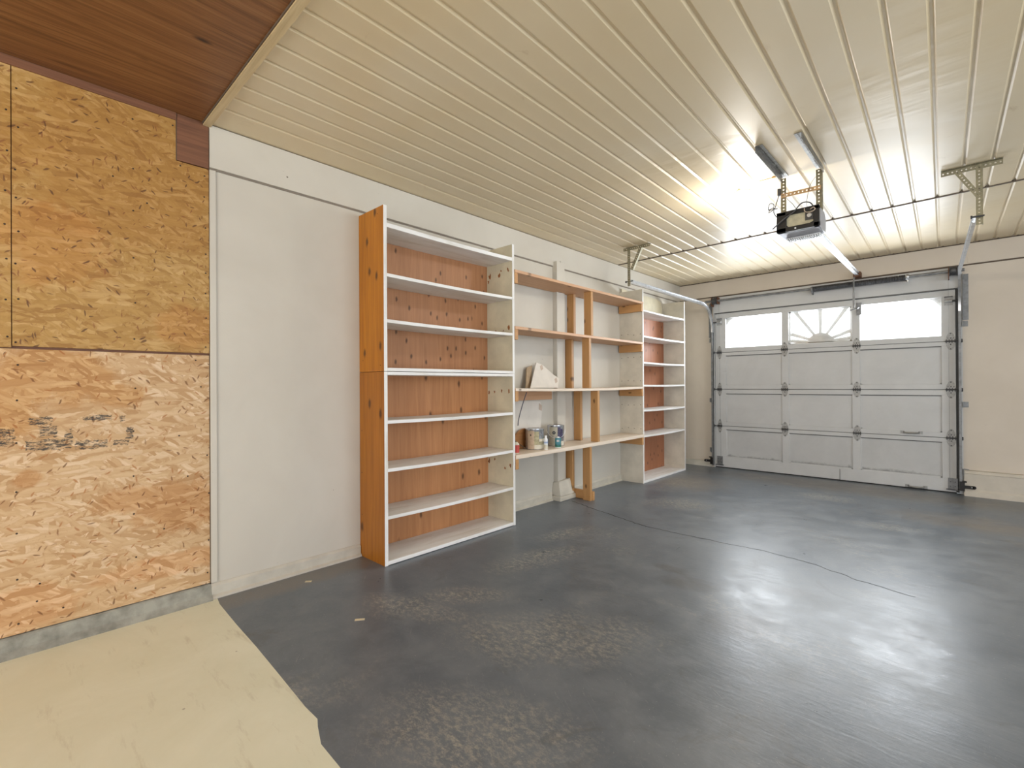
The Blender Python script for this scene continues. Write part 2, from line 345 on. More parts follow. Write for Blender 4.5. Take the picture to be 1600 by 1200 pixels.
# ------------------------------------------------------------------ mesh helpers
class MB:
    def __init__(s): s.v = []; s.f = []; s.m = []
    def add(s, vs, fs, m=0):
        o = len(s.v); s.v += [tuple(v) for v in vs]; s.f += [tuple(i+o for i in f) for f in fs]; s.m += [m]*len(fs); return s
    def box(s, x0, x1, y0, y1, z0, z1, m=0):
        if x0 > x1: x0, x1 = x1, x0
        if y0 > y1: y0, y1 = y1, y0
        if z0 > z1: z0, z1 = z1, z0
        return s.add([(x, y, z) for x in (x0, x1) for y in (y0, y1) for z in (z0, z1)],
                     [(0, 1, 3, 2), (4, 6, 7, 5), (0, 4, 5, 1), (2, 3, 7, 6), (0, 2, 6, 4), (1, 5, 7, 3)], m)
    def prism(s, poly, ax, a0, a1, m=0):
        """poly: 2-D outline in the two other axes (in xyz order)"""
        def P(a, q): r = list(q); r.insert(ax, a); return tuple(r)
        n = len(poly); vs = [P(a0, q) for q in poly]+[P(a1, q) for q in poly]
        fs = [tuple(range(n))[::-1], tuple(range(n, 2*n))]+[(i, (i+1) % n, n+(i+1) % n, n+i) for i in range(n)]
        return s.add(vs, fs, m)
    def tube(s, pts, r, n=8, m=0, cap=True):
        pts = [Vector(p) for p in pts]; rs = r if isinstance(r, (list, tuple)) else [r]*len(pts)
        up = Vector((0, 0, 1)); rings = []
        for i, p in enumerate(pts):
            d = (pts[min(i+1, len(pts)-1)]-pts[max(i-1, 0)]).normalized()
            if i == 0:
                a = d.cross(up)
                if a.length < .05: a = d.cross(Vector((1, 0, 0)))
            else: a = a - d*a.dot(d)
            a.normalize(); b = d.cross(a)
            rings.append([p+(a*math.cos(t)+b*math.sin(t))*rs[i] for t in [2*math.pi*k/n for k in range(n)]])
        vs = [v for q in rings for v in q]; fs = []
        for i in range(len(pts)-1):
            for k in range(n): fs.append((i*n+k, i*n+(k+1) % n, (i+1)*n+(k+1) % n, (i+1)*n+k))
        if cap: fs.append(tuple(range(n))[::-1]); fs.append(tuple((len(pts)-1)*n+k for k in range(n)))
        return s.add(vs, fs, m)
    def lathe(s, c, prof, n=24, m=0, axis='z'):
        """prof: (radius, height) pairs; closed at both ends"""
        vs = []; fs = []
        for r, h in prof:
            for k in range(n):
                a = 2*math.pi*k/n; x, y = r*math.cos(a), r*math.sin(a)
                q = {'z': (x, y, h), 'y': (x, h, y), 'x': (h, x, y)}[axis]
                vs.append((c[0]+q[0], c[1]+q[1], c[2]+q[2]))
        for i in range(len(prof)-1):
            for k in range(n): fs.append((i*n+k, i*n+(k+1) % n, (i+1)*n+(k+1) % n, (i+1)*n+k))
        fs.append(tuple(range(n))[::-1]); fs.append(tuple((len(prof)-1)*n+k for k in range(n)))
        return s.add(vs, fs, m)
    def sweep(s, pts, sec, side, m=0):
        """sweep an open or closed section (list of (a, b): a along `side`, b along normal) along pts; closed profile"""
        pts = [Vector(p) for p in pts]; side = Vector(side).normalized(); n = len(sec); vs = []; fs = []
        for i, p in enumerate(pts):
            d = (pts[min(i+1, len(pts)-1)]-pts[max(i-1, 0)]).normalized(); nn = d.cross(side).normalized()
            vs += [p+side*a+nn*b for a, b in sec]
        for i in range(len(pts)-1):
            for k in range(n): fs.append((i*n+k, i*n+(k+1) % n, (i+1)*n+(k+1) % n, (i+1)*n+k))
        fs.append(tuple(range(n))[::-1]); fs.append(tuple((len(pts)-1)*n+k for k in range(n)))
        return s.add(vs, fs, m)
    def perf(s, p, d, wdir, length, width, pitch=.024, hr=.0055, th=.003, m=0):
        """flat strap with round holes punched through it; p = middle of its start"""
        p = Vector(p); d = Vector(d).normalized(); wd = Vector(wdir).normalized(); nn = d.cross(wd).normalized()
        N = max(1, round(length/pitch)); pt = length/N; hw = width/2
        for i in range(N):
            c = p+d*(pt*(i+.5)); hp = pt/2
            outer = [(-hp, -hw), (0, -hw), (hp, -hw), (hp, 0), (hp, hw), (0, hw), (-hp, hw), (-hp, 0)]
            inner = [(hr*math.cos(a), hr*math.sin(a)) for a in [R(225+45*k) for k in range(8)]]
            vs = []
            for z in (th/2, -th/2):
                vs += [c+d*a+wd*b+nn*z for a, b in outer]; vs += [c+d*a+wd*b+nn*z for a, b in inner]
            fs = []
            for k in range(8):
                j = (k+1) % 8
                fs += [(k, j, 8+j, 8+k), (16+j, 16+k, 24+k, 24+j), (8+k, 8+j, 24+j, 24+k)]
                if k in (0, 1, 4, 5) or (i == 0 and k in (6, 7)) or (i == N-1 and k in (2, 3)): fs.append((j, k, 16+k, 16+j))
            s.add(vs, fs, m)
        return s
    def build(s, name, mats, parent=None, bevel=0, smooth=True):
        me = bpy.data.meshes.new(name)
        if not isinstance(mats, (list, tuple)): mats = [mats]
        off = PLOC.get(parent.name, Vector()) if parent else Vector()
        me.from_pydata([tuple(Vector(v)-off) for v in s.v], [], s.f)
        for mt in mats: me.materials.append(M[mt])
        for p, mi in zip(me.polygons, s.m): p.material_index = mi
        bm = bmesh.new(); bm.from_mesh(me); bmesh.ops.recalc_face_normals(bm, faces=bm.faces); bm.to_mesh(me); bm.free()
        if smooth: me.shade_smooth(); me.set_sharp_from_angle(angle=R(32))
        o = bpy.data.objects.new(name, me); COL.objects.link(o)
        if parent: o.parent = parent
        PLOC[o.name] = off
        if bevel:
            b = o.modifiers.new('edge', 'BEVEL'); b.width = bevel; b.segments = 2; b.limit_method = 'ANGLE'; b.angle_limit = R(40)
        return o
PLOC = {}
def thing(name, label, cat, loc, group=None):
    o = bpy.data.objects.new(name, None); COL.objects.link(o); o.location = loc; o.empty_display_size = .1
    PLOC[o.name] = Vector(loc); o['label'] = label; o['category'] = cat
    if group: o['group'] = group
    return o
def tag(o, label, cat, group=None):
    o['label'] = label; o['category'] = cat
    if group: o['group'] = group
    return o
def struct(o, label=None):
    o['kind'] = 'structure'
    if label: o['label'] = label
    return o
def box(name, mat, *a, parent=None, bevel=0): return MB().box(*a).build(name, mat, parent, bevel)

H, L = 2.736, 6.345
XR, YB = 7.5, -5.0     # unseen extents of the building

# ------------------------------------------------------------------ floor
fl = MB()
wob = [(0.0, 0.03), (.12, .012), (.45, .0), (.74, -.006), (1.05, -.018), (1.33, -.03), (1.43, -.028), (1.47, -.045), (1.56, -.075), (2.2, -.09), (3.2, -.11), (XR, -.12)]
for (xa, ya), (xb, yb) in zip(wob, wob[1:]):
    fl.add([(xa, ya, 0), (xb, yb, 0), (xb, L+.05, 0), (xa, L+.05, 0)], [(0, 1, 2, 3)], 0)
    fl.add([(xa, YB, 0), (xb, YB, 0), (xb, yb, 0), (xa, ya, 0)], [(0, 1, 2, 3)], 1)
fl.add([(-.2, YB, -.12), (XR, YB, -.12), (XR, L+.05, -.12), (-.2, L+.05, -.12)], [(0, 1, 2, 3)], 0)
floor = struct(fl.build('floor', ['floor_grey', 'floor_beige'], smooth=False), 'dark grey painted concrete meeting bare beige concrete')
def ribbon(pts, ws, z0=.0003, z1=.0012):
    mb = MB(); n = len(pts)
    L_, R_ = [], []
    for i, p in enumerate(pts):
        a = Vector(pts[max(i-1, 0)]); b = Vector(pts[min(i+1, n-1)]); d = (b-a).normalized(); nn = Vector((-d.y, d.x)); q = Vector(p)
        L_.append(q+nn*ws[i]/2); R_.append(q-nn*ws[i]/2)
    vs = [(p.x, p.y, z1) for p in L_]+[(p.x, p.y, z1) for p in R_]+[(p.x, p.y, z0) for p in L_]+[(p.x, p.y, z0) for p in R_]
    fs = []
    for i in range(n-1):
        fs += [(i, i+1, n+i+1, n+i), (2*n+i, i, i+1, 2*n+i+1)[::-1], (n+i, 3*n+i, 3*n+i+1, n+i+1)]
    return mb.add(vs, fs)
key = [(.19, 3.26), (.45, 3.17), (.81, 3.061), (1.1, 2.97), (1.37, 2.95), (1.75, 2.96), (2.13, 2.975), (2.4, 2.93), (2.69, 2.80), (3.0, 2.72)]
pts = []; ws = []
for i in range(len(key)-1):
    for k in range(8):
        t = k/8; x = key[i][0]*(1-t)+key[i+1][0]*t; y = key[i][1]*(1-t)+key[i+1][1]*t
        pts.append((x+random.uniform(-.006, .006), y+random.uniform(-.009, .009))); ws.append(random.uniform(.004, .0085)*(.9 if x < 1.2 else .35))
ribbon(pts, ws).build('crack', 'crack', floor)

# ------------------------------------------------------------------ ceiling
def rib_positions(): return [3.028+.1435*k for k in range(-21, 32)]
def liner(ya, yb, name):
    """ya, yb functions of x giving the skewed ends"""
    prof = []; xs = rib_positions()
    prof.append((-.0, H))
    for x in xs:
        if x < .03 or x > XR-.05: continue
        prof += [(x-.014, H), (x-.004, H+.009), (x+.005, H+.009), (x+.014, H)]
    prof.append((XR, H))
    mb = MB(); n = len(prof); vs = []; fs = []; NS = 6
    for j in range(NS+1):
        for x, z in prof:
            y = ya(x)*(1-j/NS)+yb(x)*j/NS
            xx = x if x in (0., XR) else x-.018*(y-4.45)
            vs.append((xx, y, z))
    for j in range(NS):
        for i in range(n-1): fs.append((j*n+i, j*n+i+1, (j+1)*n+i+1, (j+1)*n+i))
    mb.add(vs, fs)
    o = mb.build(name, 'ceiling', smooth=False)
    sol = o.modifiers.new('sheet', 'SOLIDIFY'); sol.thickness = .004; sol.offset = 1
    return struct(o, 'cream ribbed metal ceiling liner')
seam = lambda x: 4.525-.034*x
c1 = liner(lambda x: .0, seam, 'ceiling')
c2 = liner(seam, lambda x: L, 'ceiling')
# metal seam strip and perimeter shadow gaps
s1 = MB(); xs = [i*XR/30 for i in range(31)]
for xa, xb in zip(xs, xs[1:]):
    ya, yb = seam(xa), seam(xb)
    s1.add([(xa, ya-.012, H-.004), (xb, yb-.012, H-.004), (xb, yb+.016, H-.004), (xa, ya+.016, H-.004), (xa, ya-.012, H+.001), (xb, yb-.012, H+.001), (xb, yb+.016, H+.001), (xa, ya+.016, H+.001)],
           [(0, 1, 2, 3), (4, 7, 6, 5), (0, 4, 5, 1), (3, 2, 6, 7), (0, 3, 7, 4), (1, 5, 6, 2)], 1)
    s1.add([(xa, ya-.018, H-.006), (xb, yb-.018, H-.006), (xb, yb+.000, H-.006), (xa, ya+.000, H-.006), (xa, ya-.018, H), (xb, yb-.018, H), (xb, yb+.000, H), (xa, ya+.000, H)],
           [(0, 1, 2, 3), (4, 7, 6, 5), (0, 4, 5, 1), (3, 2, 6, 7), (0, 3, 7, 4), (1, 5, 6, 2)], 0)
for x in rib_positions():
    if .05 < x < XR-.1: s1.prism([(x-.014, seam(x)-.008), (x+.014, seam(x)-.008), (x, seam(x)-.034)], 2, H-.003, H+.004, 0)  # dark wedges paint the shade inside the groove ends
struct(s1.build('trim_1', ['line', 'ceiling'], smooth=False), 'dark seam across the ribbed ceiling')
s2 = MB().box(0, .006, .02, L, H-.006, H-.001).box(0, XR, L-.008, L-.001, H-.010, H-.001)
for x in rib_positions():
    if .05 < x < XR-.1: s2.prism([(x-.012, L-.008), (x+.012, L-.008), (x, L-.028)], 2, H-.003, H+.004, 0)  # same painted groove-end shade along the end wall
struct(s2.build('trim_2', 'line', smooth=False))
# brown plywood ceiling over the near bay
struct(box('ceiling', 'brownply', -.02, XR, YB, -.03, H, H+.02), 'dark brown plywood ceiling over the near bay')
struct(MB().box(0, XR, -.032, .006, H-.020, H-.001).box(0, XR, -.036, -.032, H-.012, H-.001, 1).build('trim_3', ['creamtrim', 'line']), 'cream strip between the two ceilings')

# ------------------------------------------------------------------ left wall
wl = MB().box(-.12, 0, 0, L+.1, 0, H+.08)
struct(wl.build('wall_left', 'wall'), 'off-white painted long wall')
# upper band stands slightly proud; its shadow line beneath is painted as a dark strip
wb = MB().lathe((.0115, .435, 2.565), [(.006, 0), (.006, .001)], 10, 1, 'x').box(0, .012, .0, L, 2.486, H-.006).box(0, .004, .0, L, 2.474, 2.486, 1)
struct(wb.build('trim_4', ['wall', 'softline'], bevel=.002), 'painted upper band along the long wall')
struct(MB().box(0, .010, .0, .032, .09, 2.474).build('trim_5', 'wall', bevel=.002), 'white corner strip beside the strand board')
bl = MB().prism([(0, .0), (.03, .0), (.03, .012), (.016, .022), (.016, .070), (.006, .084), (0, .084)], 1, .0, .935).prism([(0, .0), (.03, .0), (.03, .012), (.016, .022), (.016, .070), (.006, .084), (0, .084)], 1, 2.235, 3.14).prism([(0, .0), (.03, .0), (.03, .012), (.016, .022), (.016, .070), (.006, .084), (0, .084)], 1, 3.41, 4.55).prism([(0, .0), (.03, .0), (.03, .012), (.016, .022), (.016, .070), (.006, .084), (0, .084)], 1, 5.8, L)
struct(bl.build('baseboard_left', 'sill', smooth=False), 'painted sill at the foot of the long wall')
# strand-board part of the wall
wo = MB().box(-.12, -.014, YB, -.0, 0, H)
wosb = struct(wo.build('wall_left', 'browntrim'), 'wall clad with strand board sheets')
def sheet(y0, y1, z0, z1, mat, xo, nails, label):
    mb = MB().box(-.014, xo, y0, y1, z0, z1)
    for (y, z) in nails:
        mb.lathe((xo-.001, y, z), [(.0045, 0), (.0045, .002), (.002, .003)], 8, 1, 'x')
    o = mb.build('osb_sheet', [mat, 'nail'], wosb, bevel=.0015); o['label'] = label; return o
def col(y, z0, z1, st): 
    r = []; z = z0
    while z < z1: r.append((y+random.uniform(-.006, .006), z+random.uniform(-.03, .03))); z += st
    return r
# upper sheet is notched round the brown patch: two boxes in one mesh
up = MB().prism([(-.787, 1.412), (-.003, 1.412), (-.003, 2.472), (-.159, 2.472), (-.159, 2.695), (-.787, 2.695)], 0, -.014, .004)
for (y, z) in col(-.772, 1.45, 2.68, .16)+col(-.345, 1.45, 2.66, .23)+col(-.02, 1.45, 2.44, .14)+[(-.175, 2.66), (-.14, 2.45), (-.29, 2.2), (-.43, 2.3)]:
    up.lathe((.003, y, z), [(.0045, 0), (.0045, .002), (.002, .003)], 8, 1, 'x')
o = up.build('osb_sheet', ['osb_up', 'nail'], wosb, bevel=.0015); o['label'] = 'golden strand board sheet, upper, full width'
sheet(-2.01, -.790, 1.405, 2.70, 'osb_up', .002, col(-.805, 1.45, 2.6, .17), 'upper strand board sheet at the picture edge')
sheet(-2.4, -.002, .090, 1.400, 'osb_low', -.001, col(-.775, .14, 1.38, .2)+col(-.345, .14, 1.38, .21)+col(-.012, .14, 1.0, .22)+[(-.07, 1.37), (-.045, 1.22), (-.15, .95), (-.22, .45), (-.11, .72), (-.7, .3), (-.71, .22), (-.62, .16)], 'pale strand board sheet with faded black print')
sheet(-4.8, -2.41, .090, 1.400, 'osb_low', -.001, [], 'lower strand board sheet')
sheet(-4.4, -2.02, 1.405, 2.70, 'osb_up', .002, [], 'upper strand board sheet')
cu = MB().prism([(-.014, 0), (.045, 0), (.020, .030), (.006, .080), (-.002, .086), (-.014, .086)], 1, YB, .0)
struct(cu.build('baseboard_left', 'concrete', smooth=False), 'rough concrete footing below the strand board')
struct(MB().box(-.004, .012, YB, -.16, 2.693, H-.002).build('trim_6', 'browntrim'), 'brown strip above the strand board')
struct(MB().box(-.004, .008, -.157, -.003, 2.476, H-.002).box(-.004, .0085, -.161, -.157, 2.474, H-.002, 1).build('trim_7', ['browntrim', 'line'], bevel=.002), 'brown wood patch at the top corner of the strand board')
struct(MB().box(-.002, .002, -.004, .002, .02, 2.73).build('trim_8', 'line'))

# pilaster on the long wall between the shelf posts
pil = MB().prism([(0, 3.178), (.052, 3.196), (.052, 3.318), (0, 3.345)], 2, .20, 2.535).box(.0, .055, 3.176, 3.19, .2, 2.535)
pr = struct(MB().box(0, .05, 3.185, 3.335, .19, 2.53).box(.05, .058, 3.185, 3.20, .19, 2.53).box(0, .02, 3.30, 3.36, 2.48, 2.56).build('trim_9', 'wall', bevel=.004), 'painted post fixed to the long wall')
MB().prism([(.0, 3.135), (.125, 3.145), (.125, 3.415), (.0, 3.425)], 2, 0, .05).add(
    [(0, 3.15, .05), (.118, 3.155, .05), (.118, 3.405, .05), (0, 3.41, .05), (0, 3.17, .19), (.08, 3.175, .20), (.08, 3.37, .215), (0, 3.375, .20)],
    [(0, 3, 2, 1), (4, 5, 6, 7), (0, 1, 5, 4), (1, 2, 6, 5), (2, 3, 7, 6), (3, 0, 4, 7)]).build('footing', 'sill', pr, bevel=.008)

# ------------------------------------------------------------------ far wall with the door opening
DX0, DX1, DZ = .535, 3.125, 2.245
wf = MB().box(-.12, DX0-.02, L, L+.14, 0, H+.08).box(DX1+.055, XR+.12, L, L+.14, 0, H+.08).box(DX0-.02, DX1+.055, L, L+.14, 2.49, H+.08)
struct(wf.build('wall_back', 'farwall'), 'beige painted end wall round the garage door')
struct(MB().box(.012, DX1+.1, L-.012, L, 2.505, H-.012).box(DX1+.1, XR, L-.012, L, 2.505, H-.012).box(.0, DX0, L-.004, L, 2.49, 2.505, 1).box(DX1+.05, XR, L-.004, L, 2.49, 2.505, 1).box(DX0, DX1+.05, L-.013, L, 2.488, 2.505, 1).build('trim_10', ['farwall', 'line'], bevel=.002), 'upper band above the garage door')
struct(MB().box(DX0-.02, DX1+.055, L-.010, L+.12, DZ+.012, 2.487).box(DX0, DX1, L-.014, L-.009, DZ+.004, DZ+.014, 1).build('trim_11', ['door', 'joint'], bevel=.002), 'grey painted header board over the garage door')
struct(MB().box(DX0-.02, DX0-.004, L-.004, L+.1, 0, DZ+.02).box(DX1+.035, DX1+.055, L-.004, L+.1, 0, DZ+.02).build('trim_12', 'door'), 'painted door jambs')
struct(MB().prism([(L, 0), (L-.085, 0), (L-.080, .05), (L-.062, .075), (L-.060, .235), (L-.066, .24), (L-.05, .268), (L, .272)], 0, DX1+.06, XR).build('baseboard_back', 'curbpaint', smooth=False), 'painted curb at the foot of the end wall, right of the door')
struct(MB().prism([(L, 0), (L-.02, 0), (L-.018, .075), (L, .08)], 0, 0, DX0-.06).build('baseboard_back', 'sill', smooth=False))
struct(MB().box(.0, DX0-.05, L-.004, L, .385, .39).build('trim_13', 'sill'))
# unseen remaining shell: right wall and near wall, with openings added for the fill lights
struct(MB().box(XR, XR+.12, YB, -.8, 0, H).box(XR, XR+.12, 4.0, L+.1, 0, H).box(XR, XR+.12, -.8, 4.0, 2.45, H).build('wall_right', 'wall'))
struct(MB().box(-.12, 1.2, YB-.12, YB, 0, H).box(6.6, XR+.12, YB-.12, YB, 0, H).box(1.2, 6.6, YB-.12, YB, 2.45, H).build('wall_front', 'wall'))

# ------------------------------------------------------------------ garage door
door = bpy.data.objects.new('door_1', None); COL.objects.link(door); door.location = (1.83, L, 0); PLOC[door.name] = Vector(door.location)
struct(door, 'white four-section wooden garage door with top windows')
JZ = [.012, .607, 1.141, 1.677, DZ]
YF = L+.004       # inner face of rails and stiles
ST = [(DX0, .685), (1.413, 1.495), (2.188, 2.270), (3.008, DX1)]
RAILS = [((.012, .158), (.558, .604)), ((.610, .665), (1.078, 1.138)), ((1.144, 1.203), (1.628, 1.674)), ((1.680, 1.742), (2.172, DZ))]
for si in range(4):
    mb = MB(); (a0, a1), (b0, b1) = RAILS[si]
    mb.box(DX0, DX1, YF, YF+.045, a0, a1).box(DX0, DX1, YF, YF+.045, b0, b1)
    for x0, x1 in ST: mb.box(x0, x1, YF, YF+.045, a1-.001, b0+.001)
    sec = mb.build('door_section', 'door', door, bevel=.0025)
    if si < 3:
        for (p0, p1), (q0, q1) in zip(ST, ST[1:]):
            pm = MB().box(p1-.004, q0+.004, YF+.014, YF+.030, a1-.004, b0+.004)
            for bx in ((p1, p1+.012, a1, b0), (q0-.012, q0, a1, b0)): pm.box(bx[0], bx[1], YF+.010, YF+.016, bx[2], bx[3], 1)
            pm.box(p1, q0, YF+.010, YF+.016, a1, a1+.012, 1).box(p1, q0, YF+.008, YF+.016, b0-.010, b0, 2)
            pm.build('panel', ['door_stain' if si == 0 else 'door', 'door', 'joint'], sec)
    else:
        for k, ((p0, p1), (q0, q1)) in enumerate(zip(ST, ST[1:])):
            box('window_pane', 'glass', p1-.004, q0+.004, YF+.018, YF+.022, a1-.004, b0+.004, parent=sec)
        cx, cz = 1.853, 1.748       # sunburst grille in the middle light
        sb = MB(); x0, x1, z0, z1 = 1.495, 2.188, 1.742, 2.172
        y0, y1 = YF+.028, YF+.042
        arc = [(cx+.145*math.cos(R(a)), cz+.125*math.sin(R(a))) for a in range(0, 181, 12)]
        sb.prism(arc, 1, y0, y1)
        for dx_, dz_ in ((-.40, .045), (-.40, .155), (-.29, .43), (0, .43), (.29, .43), (.40, .155), (.40, .045)):
            ln = math.hypot(dx_, dz_); ux, uz = dx_/ln, dz_/ln; nx, nz = -uz, ux; e = ln
            a = (cx+ux*.10, cz+uz*.10)
            # clip to the frame
            e = min(e, (x1-cx)/abs(ux) if ux else 9, (z1-cz)/uz if uz > 0 else 9)
            b = (cx+ux*e, cz+uz*e); wa, wb_ = .017, .024
            sb.prism([(a[0]+nx*wa, a[1]+nz*wa), (a[0]-nx*wa, a[1]-nz*wa), (b[0]-nx*wb_, b[1]-nz*wb_), (b[0]+nx*wb_, b[1]+nz*wb_)], 1, y0+.001, y1-.001)
        sb.box(x0, x0+.022, y0, y1, z0, z1).box(x1-.022, x1, y0, y1, z0, z1).box(x0, x1, y0, y1, z1-.014, z1).box(x0, x1, y0, y1, z0, z0+.014)
        sb.build('sunburst_grille', 'outside', sec)
        for sx, xe in ((1, .685), (-1, 3.008)):   # curved corner spandrels of the outer lights
            rr = .165; c0 = (xe+sx*rr, 2.172-rr)
            arc = [(xe, 2.172)]+[(c0[0]-sx*rr*math.cos(R(a)), c0[1]+rr*math.sin(R(a))) for a in range(0, 91, 10)]
            sp = MB().prism(arc, 1, YF+.030, YF+.042)
            sp.build('corner_spandrel', 'outside', sec)
# bottom seal, split bottom strip and retainer joint
MB().box(DX0-.02, DX0+.03, YF+.05, YF+.10, 0, DZ+.03).box(DX1-.03, DX1+.055, YF+.05, YF+.10, 0, DZ+.03).box(DX0, DX1, YF+.05, YF+.10, DZ-.03, DZ+.05).build('gap_backing', 'joint', door)  # backing added behind the door edges to block leaking daylight
for z in JZ[1:4]: MB().box(DX0, DX1, YF+.012, YF+.04, z-.004, z+.006).build('joint_backing', 'joint', door)  # dark strips added in the joints to stop daylight coming through
MB().box(DX0, DX1, YF+.005, YF+.04, -.0, .013).build('bottom_seal', 'rubber', door)
MB().box(2.052, 2.058, YF-.003, YF+.001, .012, .145).build('strip_joint', 'joint', door)
# hinges
def hinge(x, z, wd, edge):
    mb = MB(); y = YF
    n = 14; op = []
    for k in range(n):
        a = 2*math.pi*k/n; ca, sa = math.cos(a), math.sin(a)
        op.append((x+wd*.5*math.copysign(abs(ca)**1.2, ca), z+.100*math.copysign(abs(sa)**.95, sa)))
    mb.prism(op, 1, y-.003, y)
    for dz in (.084, -.084, .035, -.035):
        mb.lathe((x, y-.0035, z+dz), [(.007, .0), (.006, -.004)], 8, 1, 'y')
    for dx in (-wd*.28, wd*.28): mb.lathe((x+dx, y-.0035, z+.035), [(.005, .0), (.005, -.003)], 6, 1, 'y')
    kw = wd*.52
    mb.tube([(x-kw, y-.010, z), (x+kw, y-.010, z)], .0075, 8, 1)
    for dx in (-kw*.8, -kw*.25, kw*.25, kw*.8): mb.box(x+dx-.004, x+dx+.004, y-.014, y-.002, z-.020, z+.020, 1)
    if edge:
        mb.tube([(x+kw*edge, y-.016, z), (x+edge*(kw+.045), y-.016, z)], .006, 8, 1)
        mb.lathe((x+edge*(kw+.045), y-.016, z), [(.018, -.008*edge), (.020, 0), (.018, .008*edge)], 12, 1, 'x')
    mb.build('hinge', ['hinge', 'steeldark'], door)
for z in JZ[1:4]:
    hinge(.598, z, .062, -1); hinge(1.447, z, .080, 0); hinge(2.236, z, .080, 0); hinge(3.085, z, .085, 1)
# top roller brackets
for x, e in ((.600, -1), (3.07, 1)):
    mb = MB().box(x-.035, x+.035, YF-.004, YF, 2.075, 2.175).box(x-.035, x+.035, YF-.035, YF-.004, 2.165, 2.172, 1).tube([(x-.03, YF-.022, 2.12), (x+e*.085, YF-.022, 2.12)], .010, 8, 1)
    mb.lathe((x, YF-.022, 2.12), [(.018, -.03), (.018, .03)], 12, 0, 'x').build('top_roller_bracket', ['hinge', 'steeldark'], door)
# bottom corner brackets
for x0, x1, mt in ((.555, .635, 'galvdull'), (3.055, 3.135, 'galvdull')):
    mb = MB().box(x0, x1, YF-.004, YF, .03, .165).box(x0-.015, x1+.015, YF-.03, YF, .038, .045, 1)
    for k in range(4): mb.lathe((x0+.02+.04*(k % 2), YF-.005, .075+.05*(k//2)), [(.006, 0), (.006, -.004)], 8, 1, 'y')
    mb.build('bottom_bracket', [mt, 'steeldark'], door)
# grip handles
for x, z in ((2.747, .648), (2.785, .030)):
    mb = MB().box(x-.098, x-.062, YF-.004, YF, z-.016, z+.016).box(x+.062, x+.098, YF-.004, YF, z-.016, z+.016)
    mb.tube([(x-.066, YF-.004, z), (x-.058, YF-.028, z-.002), (x-.03, YF-.034, z-.004), (x+.03, YF-.034, z-.004), (x+.058, YF-.028, z-.002), (x+.066, YF-.004, z)], .0095, 8)
    mb.build('handle', 'handle', door)

# ------------------------------------------------------------------ door tracks
def csec(w_, h_, t_): return [(-w_/2, 0), (w_/2, 0), (w_/2, h_), (w_/2-.010, h_), (w_/2-.010, h_-t_), (w_/2-t_, h_-t_), (w_/2-t_, t_), (-w_/2+t_, t_), (-w_/2+t_, h_-t_), (-w_/2+.010, h_-t_), (-w_/2+.010, h_), (-w_/2, h_)]
def track(x, xe, yend, zt, yv, lab, side, ztop):
    t = thing('door_track', lab, 'track', (x, yv, 0))
    Rr = .36
    v = [(x, yv, .03), (x, yv, zt-Rr-.02)]
    c = [(x, yv-Rr+Rr*math.cos(R(a)), zt-Rr+Rr*math.sin(R(a))) for a in range(0, 91, 9)]
    h = [(x+(xe-x)*k/6, (yv-Rr)*(1-k/6)+yend*k/6, zt+(ztop-zt)*k/6) for k in range(1, 7)]
    sec = [(b, a) for a, b in csec(.05, .022, .003)]
    # channel opens towards the door: side axis = x, section flipped per side
    sec = [(a*side*-1, b) for a, b in sec]
    MB().sweep(v, sec, (1, 0, 0)).build('vertical_rail', 'galvdull', t, smooth=False)
    MB().sweep([v[-1]]+c+h, sec, (1, 0, 0)).build('horizontal_rail', 'galv', t)
    # flag plate and jamb brackets
    mb = MB().box(x+side*.012, x+side*.016, yv-.02, L, 1.90, 2.40).box(x+side*.012, x+side*.06, L-.004, L-.001, 1.90, 2.40)
    mb.build('flag_bracket', 'galvdull', t, smooth=False)
    for z in (.25, .98, 1.86):
        MB().box(x+side*.008, x+side*.014, yv-.02, L, z-.03, z+.03).box(x+side*.008, x+side*.055, L-.005, L-.001, z-.03, z+.03).build('jamb_bracket', 'galvdull', t, smooth=False)
    # slide bolt at the foot
    mb = MB()
    mb.box(x+side*.005, x+side*.092, yv-.030, yv-.020, .078, .112).box(x-.02, x+.02, yv-.035, yv-.018, .05, .15)
    mb.lathe((x+side*.092, yv-.030, .095), [(.017, 0), (.017, .010)], 14, 0, 'y').tube([(x-side*.0, yv-.032, .155), (x+side*.035, yv-.032, .15)], .008, 8)
    mb.lathe((x+side*.075, yv-.031, .096), [(.006, 0), (.006, -.002)], 8, 1, 'y')
    mb.build('slide_bolt', ['bolt', 'hinge'], t)
    return t
YV = 6.285
trL = track(.508, .50, 3.950, 2.355, YV, 'steel overhead door track on the left edge of the garage door', -1, 2.355)
trR = track(3.17, 3.245, 3.850, 2.375, YV, 'shiny steel overhead door track on the right edge of the garage door', 1, 2.365)

